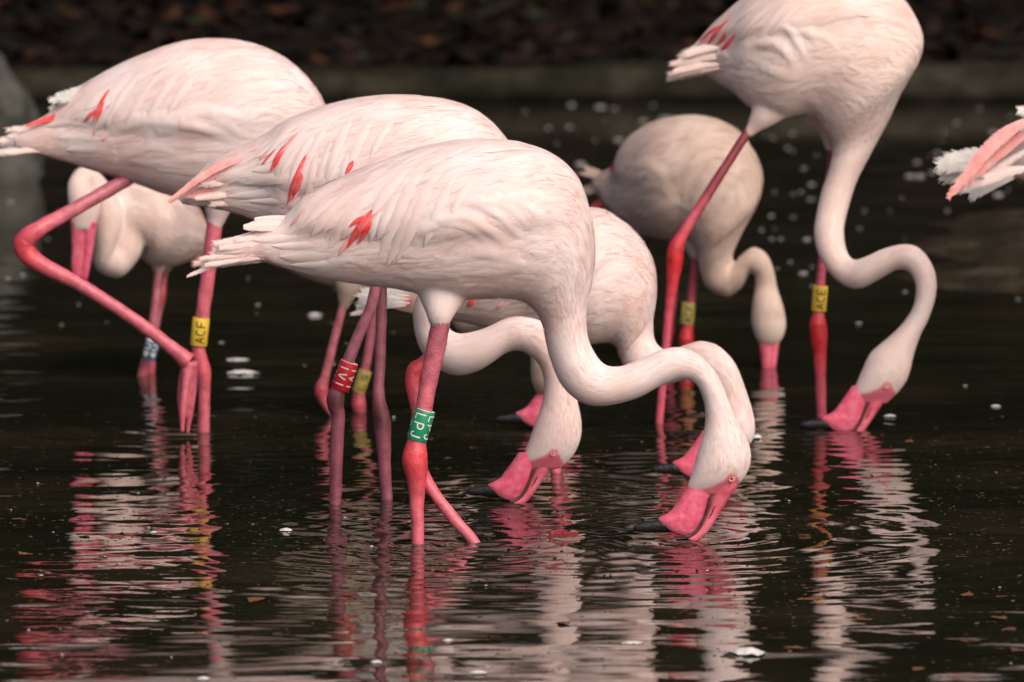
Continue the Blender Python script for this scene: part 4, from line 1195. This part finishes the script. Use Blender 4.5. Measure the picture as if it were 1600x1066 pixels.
build_leg(r, org, Y, [(1061, 385, 7, .1, .2), (1056, 430, 6, .1, .2), (1047, 500, 7, .1, .8), (1044, 520, 9, .1, 1), (1042, 545, 6, .1, .6), (1038, 600, 6, .1, .5), (1035, 680, 6, .1, .5)], LEG['red'])
leg_band(r, org, at(1073, 506, Y - .02), at(1076.5, 473, Y - .02), 11 * Y / FPX, 'ochre', 'black', 'ACF', copies=1, turn=0.1, letter_h=.014, pen=.0012)

# ---- tall right bird, yellow band ACE
I = [(1054, 100, 1060, 124, .5, .08), (1085, 72, 1095, 118, .6, .07), (1125, 36, 1124, 131, .7, .05), (1160, 6, 1150, 147, .78, .03), (1200, -24, 1176, 171, .82, .01), (1250, -48, 1207, 186, .85), (1302, -56, 1236, 181, .86), (1352, -42, 1256, 177, .86), (1396, -12, 1269, 180, .86), (1428, 22, 1279, 191, .86), (1442, 60, 1287, 202, .86), (1436, 94, 1293, 210, .88), (1419, 125, 1298, 217, .9), (1404, 152, 1301, 224, .92), (1390, 184, 1301, 234, .95), (1375, 214, 1298, 252, .98), (1358, 246, 1292, 274, 1),
     (1338, 286, 1283, 300, 1), (1325, 328, 1275, 336, 1), (1319, 356, 1272, 366, 1), (1321, 384, 1278, 396, 1), (1328, 401, 1295, 426, 1), (1338, 406, 1318, 446, 1), (1356, 400, 1344, 451, 1), (1380, 389, 1373, 437, 1), (1410, 382, 1398, 423, 1), (1433, 386, 1414, 422, 1), (1451, 404, 1425, 431, 1), (1462, 430, 1431, 452, 1), (1462, 462, 1426, 481, 1), (1451, 498, 1408, 508, 1), (1438, 524, 1384, 531, .98), (1428, 554, 1360, 552, .9), (1423, 576, 1347, 578, .84), (1417, 594, 1339, 597, .72), (1406, 610, 1333, 612, .6), (1394, 623, 1331, 622, .44), (1386, 631, 1336, 630, .36)]
I = lean(I, 14, 29, -.17)
rufI = [([(1160, 92), (1175, 74), (1200, 72), (1225, 90)], 12, .008), ([(1192, 70), (1210, 68), (1228, 85), (1240, 105)], 11, .008), ([(1220, 44), (1232, 48), (1246, 70), (1258, 92)], 9, .009), ([(1244, 50), (1262, 54), (1280, 78)], 10, .007), ([(1268, 52), (1290, 62), (1312, 82)], 10, .006), ([(1180, 100), (1215, 118), (1260, 125)], 12, .005), ([(1070, 82), (1095, 72), (1115, 84)], 10, .007), ([(1110, 96), (1128, 86), (1140, 94)], 8, .007), ([(1265, 155), (1285, 175), (1300, 190)], 12, .004)]
tailI = (fan([(1140, 70), (1135, 112)], [(1072, 80), (1058, 100), (1060, 124)], 16, 6.5, .0, .1, 'w', -3, 6) + [([(1105, 108, .03), (1085, 110, .03), (1068, 112, .03)], 5, 'p')])
plI = [((1215, 0), (1150, 70), 6), ((1235, 2), (1165, 85), 6), ((1195, 0), (1135, 50), 6), ((1255, 5), (1190, 70), 6), ((1170, 12), (1122, 70), 5)]
r, org, Y, loft = build_bird('tall flamingo at right with a long S neck and yellow band ACE', I, (1284, 655), 'cream', 15.0,
    [[(1215, 150, 38, -.02), (1195, 178, 24, -.03), (1178, 198, 12, -.03), (1170, 208, 8, -.03)], [(1285, 170, 34, .1), (1298, 200, 22, .1), (1302, 235, 11, .1)]],
    wing=(1.0, 9.0, 1.35), ruffles=rufI, seed=8.8, feathers=320,
    red=[((1142, 28), (1108, 70), 5), ((1152, 52), (1128, 80), 5), ((1126, 40), (1096, 66), 4), ((1146, 40), (1120, 72), 4)], rose=[((1110, 56), (1092, 72), 5)], tail=tailI, plumes=plI,
    head=((1385, 604), .86, math.radians(2.7), -.17), eye_r=.0038)
build_leg(r, org, Y, [(1180, 190, 7, -.03, 0), (1168, 207, 7, -.03, 0), (1116, 288, 7.5, -.05, .1), (1068, 364, 9, -.06, .7), (1056, 388, 13, -.06, 1), (1054, 412, 13, -.06, 1), (1050, 445, 9.5, -.06, .9), (1044, 500, 7, -.06, .6), (1038, 570, 6.5, -.06, .5), (1032, 640, 6.5, -.06, .5), (1022, 760, 6, -.06, .5)], LEG['red'])
build_leg(r, org, Y, [(1302, 220, 8, .1, 0), (1298, 260, 7, .1, .1), (1290, 350, 7, .08, .2), (1283, 430, 7.5, .06, .4), (1279, 486, 9, .05, .8), (1278, 506, 13.5, .05, 1), (1279, 526, 14, .05, 1), (1281, 555, 10.5, .05, .9), (1282, 600, 8.5, .05, .6), (1284, 660, 8, .05, .5), (1286, 780, 8, .05, .5)], LEG['red'])
leg_band(r, org, at(1279, 486, Y + .05), at(1282, 447, Y + .05), 12 * Y / FPX, 'yellow', 'black', 'ACE', copies=1, turn=0.12, letter_h=.0155, pen=.0013)

# ---- bird leaving the frame at the right edge, only tail and wing tip in view
J = [(1556, 240, 1562, 276, .4, .02), (1600, 205, 1602, 284, .55), (1660, 165, 1655, 310, .7), (1740, 125, 1730, 340, .78), (1820, 108, 1800, 352, .8), (1890, 125, 1860, 352, .82), (1935, 170, 1890, 352, .84), (1955, 225, 1905, 358, .86), (1955, 290, 1912, 372, .9), (1945, 340, 1905, 395, .98), (1945, 385, 1895, 425, 1), (1960, 420, 1915, 465, 1), (1985, 435, 1960, 485, 1), (2020, 425, 2020, 475, 1), (2055, 440, 2030, 480, 1), (2075, 490, 2035, 505, 1), (2098, 545, 2022, 550, .9), (2103, 575, 2015, 580, .8), (2095, 600, 2008, 604, .74), (2080, 616, 2008, 618, .66)]
tailJ = [([(1640, 170, -.08), (1560, 218, -.09), (1481, 309, -.1)], 11, 'p'), ([(1640, 185, -.06), (1570, 232, -.07), (1490, 302, -.085)], 9, 'p'), ([(1620, 225, -.05), (1560, 262, -.06), (1500, 298, -.07)], 9, 'w'), ([(1580, 250, .03), (1520, 252, .03), (1466, 258, .03)], 15, 'd'), ([(1580, 262, .05), (1525, 268, .05), (1470, 275, .05)], 14, 'd'), ([(1585, 245, .06), (1530, 242, .06), (1478, 246, .06)], 12, 'd'), ([(1590, 275, 0), (1545, 288, -.01), (1516, 302, -.01)], 13, 'd'), ([(1620, 260, -.06), (1575, 268, -.065), (1540, 278, -.07)], 13, 'w'), ([(1640, 200, .06), (1570, 235, .07), (1500, 290, .08)], 9, 'p'), ([(1660, 168, -.07), (1620, 174, -.08), (1592, 172, -.085)], 9, 'd')]
r, org, Y, loft = build_bird('flamingo at the right edge, only its fluffy tail and pink wing tip showing', J, (1790, 700), 'white', 9.0,
    [[(1800, 310, 38, -.02), (1798, 345, 24, -.03), (1796, 372, 12, -.03)], [(1812, 310, 36, .06), (1812, 345, 22, .06), (1810, 370, 11, .06)]],
    wing=(0.6, 7.0, 1.5), seed=9.4, feathers=140, voxel=.006, tail=tailJ, head=((2078, 604), .88, .05, 0.0))
build_leg(r, org, Y, [(1797, 355, 11, -.03, .2), (1794, 440, 10, -.03, .4), (1790, 540, 10, -.03, .8), (1790, 560, 14, -.03, 1), (1790, 590, 10, -.03, .7), (1790, 700, 9, -.03, .5), (1790, 820, 9, -.03, .5)], LEG['pink'])
build_leg(r, org, Y, [(1811, 355, 11, .06, .2), (1812, 440, 10, .06, .4), (1812, 540, 10, .06, .8), (1812, 560, 14, .06, 1), (1812, 590, 10, .06, .7), (1814, 700, 9, .06, .5), (1815, 820, 9, .06, .5)], LEG['pink'])

# ------------------------------------------------------------------ things afloat
def down_mesh(seed, L, W):
    """A curled body feather lying on the water: cupped vane with a ragged rim and a short quill."""
    rd = random.Random(seed)
    V, F = [], []
    n, m = 11, 7
    for i in range(n):
        t = i / (n - 1)
        w = W * math.sin(math.pi * min(1, 0.12 + 0.88 * t)) ** 0.6 * (0.55 + 0.7 * rd.random())
        for j in range(m):
            u = -1 + 2 * j / (m - 1)
            V.append((L * (t - 0.5) + 0.12 * L * u * u * (rd.random() - 0.2), w * u, 0.002 + W * 0.42 * (1 - u * u) * math.sin(math.pi * t) + W * 0.12 * rd.random()))
    F = grid_faces(n, m, 0, False)
    o = len(V)
    for t in (0, 1):
        x = -L * 0.5 - L * 0.35 * t
        V += [(x + 0.1 * L * (1 - t), 0.0012, 0.002), (x + 0.1 * L * (1 - t), -0.0012, 0.002)]
    F.append((o, o + 1, o + 3, o + 2))
    return new_mesh('down_feather', V, F)
DM = [down_mesh(k, 1.0, 0.33 + 0.06 * k) for k in range(4)]
FARDOWN = [me.copy() for me in DM]
for me in FARDOWN: me.materials.append(FAR_DOWN)
def float_feather(px, py, wpx, label, grp=None, k=0, rz=0.0, h=1.0, far_=False):
    p = on_water(px, py)
    s = wpx * p[1] / FPX * (1.0 if far_ else 0.85)
    o = bpy.data.objects.new('floating_feather', FARDOWN[k % 4] if far_ else DM[k % 4]); COL.objects.link(o)
    if not DM[k % 4].materials: DM[k % 4].materials.append(DOWN)
    o.location = p + np.array((0, 0, 0.001)); o.scale = (s, s, s * h); o.rotation_euler = (0, 0, rz)
    tag(o, label, 'feather', grp)
for i, (px, py, w, lab, rz, h) in enumerate([
    (378, 584, 56, 'largest white feather on the water right of the ACF band leg', 0.1, 0.7), (492, 493, 26, 'small white feather on dark water below the nearest bird tail', 0.0, .8), (1168, 1022, 62, 'curled white feather floating at the bottom under the nearest head', 2.9, .8),
    (447, 830, 26, 'white feather scrap on the water left of the purple legs', 0.5, .8), (988, 1006, 40, 'pale feather at the bottom edge below the nearest neck', 0.1, .6), (747, 1052, 34, 'white feather on the bottom edge right of the banded leg reflection', 3.0, .6),
    (318, 1062, 24, 'white feather cut by the bottom edge at left', 0.3, .8), (588, 1036, 22, 'thin curved white feather near the bottom edge at left', 1.0, .7), (1390, 652, 24, 'white tuft on the water right of the ACE bird bill', 0.2, 1.2), (1556, 636, 20, 'white feather speck near the right edge, mid height', 0.1, .8),
    (240, 833, 14, 'tiny white speck on the water at lower left', 0.4, .8), (700, 1002, 20, 'small pale fleck beside the green band reflection', 0.0, .6), (520, 568, 9, 'tiny white dot left of the red leg band', 0.0, 1), (1182, 685, 22, 'white scrap on the water just right of the hidden bird head', 1.3, 1.4), (372, 563, 42, 'long thin pale feather behind the largest white feather', 0.02, .3)]):
    float_feather(px, py, w, lab, 'white feathers floating near the birds', i, rz, h)
far = [(1040, 186, 24), (938, 168, 20), (1005, 190, 14), (893, 165, 12), (890, 199, 12), (857, 200, 11), (966, 219, 15), (907, 257, 18), (985, 219, 11), (960, 170, 10), (1422, 276, 17), (1438, 276, 16), (1268, 289, 16), (1255, 264, 10), (1433, 254, 12), (1456, 270, 10), (1495, 192, 12), (1552, 207, 15), (1465, 239, 11), (1560, 305, 17), (1240, 304, 8), (1252, 300, 8), (1205, 338, 10), (1190, 360, 8),
       (1240, 340, 8), (1261, 375, 16), (1255, 428, 16), (1342, 506, 10), (1466, 421, 14), (1350, 330, 8), (1206, 374, 9), (1220, 374, 8), (10, 196, 14), (17, 316, 12), (36, 430, 10), (12, 436, 9), (75, 374, 8), (96, 508, 6), (403, 477, 9), (346, 536, 9), (476, 572, 7), (1508, 604, 9), (1230, 232, 9), (1580, 240, 8), (1310, 262, 7), (1530, 170, 9), (1480, 330, 8), (1235, 410, 7), (1580, 180, 7), (1350, 225, 7), (1500, 285, 7), (1210, 300, 6), (60, 250, 7), (90, 330, 6), (170, 470, 5), (560, 150, 8), (640, 150, 7), (820, 175, 7), (1215, 420, 6), (1310, 345, 6), (1390, 330, 6), (1020, 165, 8), (870, 225, 6), (930, 220, 6), (945, 190, 6)]
rq = random.Random(31)
far += [(rq.uniform(1190, 1600), rq.uniform(180, 470), rq.uniform(4, 9)) for q in range(40)] + [(rq.uniform(0, 1000), rq.uniform(175, 560), rq.uniform(3, 7)) for q in range(30)]
for i, (px, py, w) in enumerate(far):
    float_feather(px, py, w, 'small white feather speck drifting out of focus on the far dark water', 'feather specks on the far water', i, i * 1.7, 0.6, True)
rf = random.Random(12)
for i in range(26):
    px, py = rf.uniform(0, 1600), rf.uniform(640, 1060)
    float_feather(px, py, rf.uniform(4, 9), 'tiny pale fleck floating on the water in front of the birds', 'pale flecks on the near water', i, rf.uniform(0, 6.28), 0.9)

FALLEN = [simple('fallen_leaf_orange', (0.20, 0.085, 0.035), 0.6, 0.3, 60, (0.11, 0.045, 0.02)), simple('fallen_leaf_brown', (0.13, 0.065, 0.035), 0.6, 0.3, 60, (0.07, 0.035, 0.02))]
def leaf_mesh(seed):
    rd = random.Random(seed)
    V, F = [], []
    n = 9
    for i in range(n):
        t = i / (n - 1)
        w = 0.28 * math.sin(math.pi * min(1, max(0, t)) ** 0.85) * (0.8 + 0.4 * rd.random()) + 0.01
        z = 0.05 * math.sin(5 * t + seed) + 0.06
        for u in (-1, 0, 1):
            V.append((t - 0.5, w * u, z + 0.07 * abs(u) * rd.random()))
    return new_mesh('fallen_leaf', V, grid_faces(n, 3, 0, False))
LM = []
for k in range(4):
    me = leaf_mesh(k); me.materials.append(FALLEN[k % 2]); LM.append(me)
leaves = [(1245, 1014, 46), (1405, 962, 30), (1510, 930, 34), (1565, 932, 20), (1560, 966, 40), (1575, 985, 42), (1515, 1002, 38), (1590, 1016, 36), (1435, 1046, 34), (1490, 965, 22), (1350, 968, 42), (1270, 925, 34), (1262, 938, 40), (1250, 915, 30), (1220, 876, 28), (1350, 870, 30), (880, 974, 32), (960, 905, 26), (640, 925, 20), (345, 925, 40), (400, 938, 46), (210, 912, 40), (40, 866, 40), (90, 815, 34), (30, 812, 28), (130, 838, 30), (310, 770, 24), (480, 860, 26), (760, 905, 24), (1110, 1046, 20), (1050, 1026, 18), (740, 700, 22), (700, 716, 18), (20, 905, 24), (160, 870, 22), (1540, 700, 24), (1560, 850, 22), (1500, 870, 20), (1420, 690, 24), (1460, 690, 20)]
ORD = ['first', 'second', 'third', 'fourth', 'fifth', 'sixth', 'seventh', 'eighth', 'ninth', 'tenth', 'eleventh', 'twelfth', 'thirteenth', 'fourteenth', 'fifteenth', 'sixteenth']
leaf_label = {}
for lo_, hi_, where in ((0, 760, 'on the water level with the bird legs'), (760, 880, 'on the water level with the nearest feet'), (880, 935, 'just below the nearest feet'), (935, 985, 'across the lower water'), (985, 1067, 'along the bottom edge')):
    row = sorted((q for q in range(len(leaves)) if lo_ <= leaves[q][1] < hi_), key=lambda q: leaves[q][0])
    for n_, q in enumerate(row):
        leaf_label[q] = '%s leaf afloat %s, %s from the left' % ('orange' if q % 2 == 0 else 'brown', where, ORD[n_])
for i, (px, py, w) in enumerate(leaves):
    p = on_water(px, py); s = w * p[1] / FPX
    o = bpy.data.objects.new('floating_leaf', LM[i % 4]); COL.objects.link(o)
    o.location = p + np.array((0, 0, -0.0005)); o.scale = (s, s, s * 0.5); o.rotation_euler = (0, 0, i * 2.1)
    tag(o, leaf_label[i], 'leaf', 'dead leaves afloat on the pond')
# fine plant scum between the legs
DEBRIS = leaf_mat('pond_scum', [(0, (0.06, 0.035, 0.02)), (0.35, (0.10, 0.055, 0.03)), (0.6, (0.04, 0.036, 0.016)), (0.9, (0.16, 0.10, 0.06))], 1)
spots = []
rd = random.Random(44)
for i in range(3600):
    px, py = rd.uniform(0, 1600), rd.gauss(820, 110)
    if not (0 < px < 1600 and 640 < py < 1066): continue
    p = on_water(px, py); spots.append((p[0], p[1], 0.0006))
V, F = leaf_quads(spots, rd, 0.0042)
V = [(x, y, 0.0012 + 0.3 * (z - 0.0006)) for x, y, z in V]
tag(add('pond_scum', new_mesh('pond_scum', V, F, False), DEBRIS), 'brown plant crumbs scattered over the water between the legs', 'pond scum', kind='stuff')
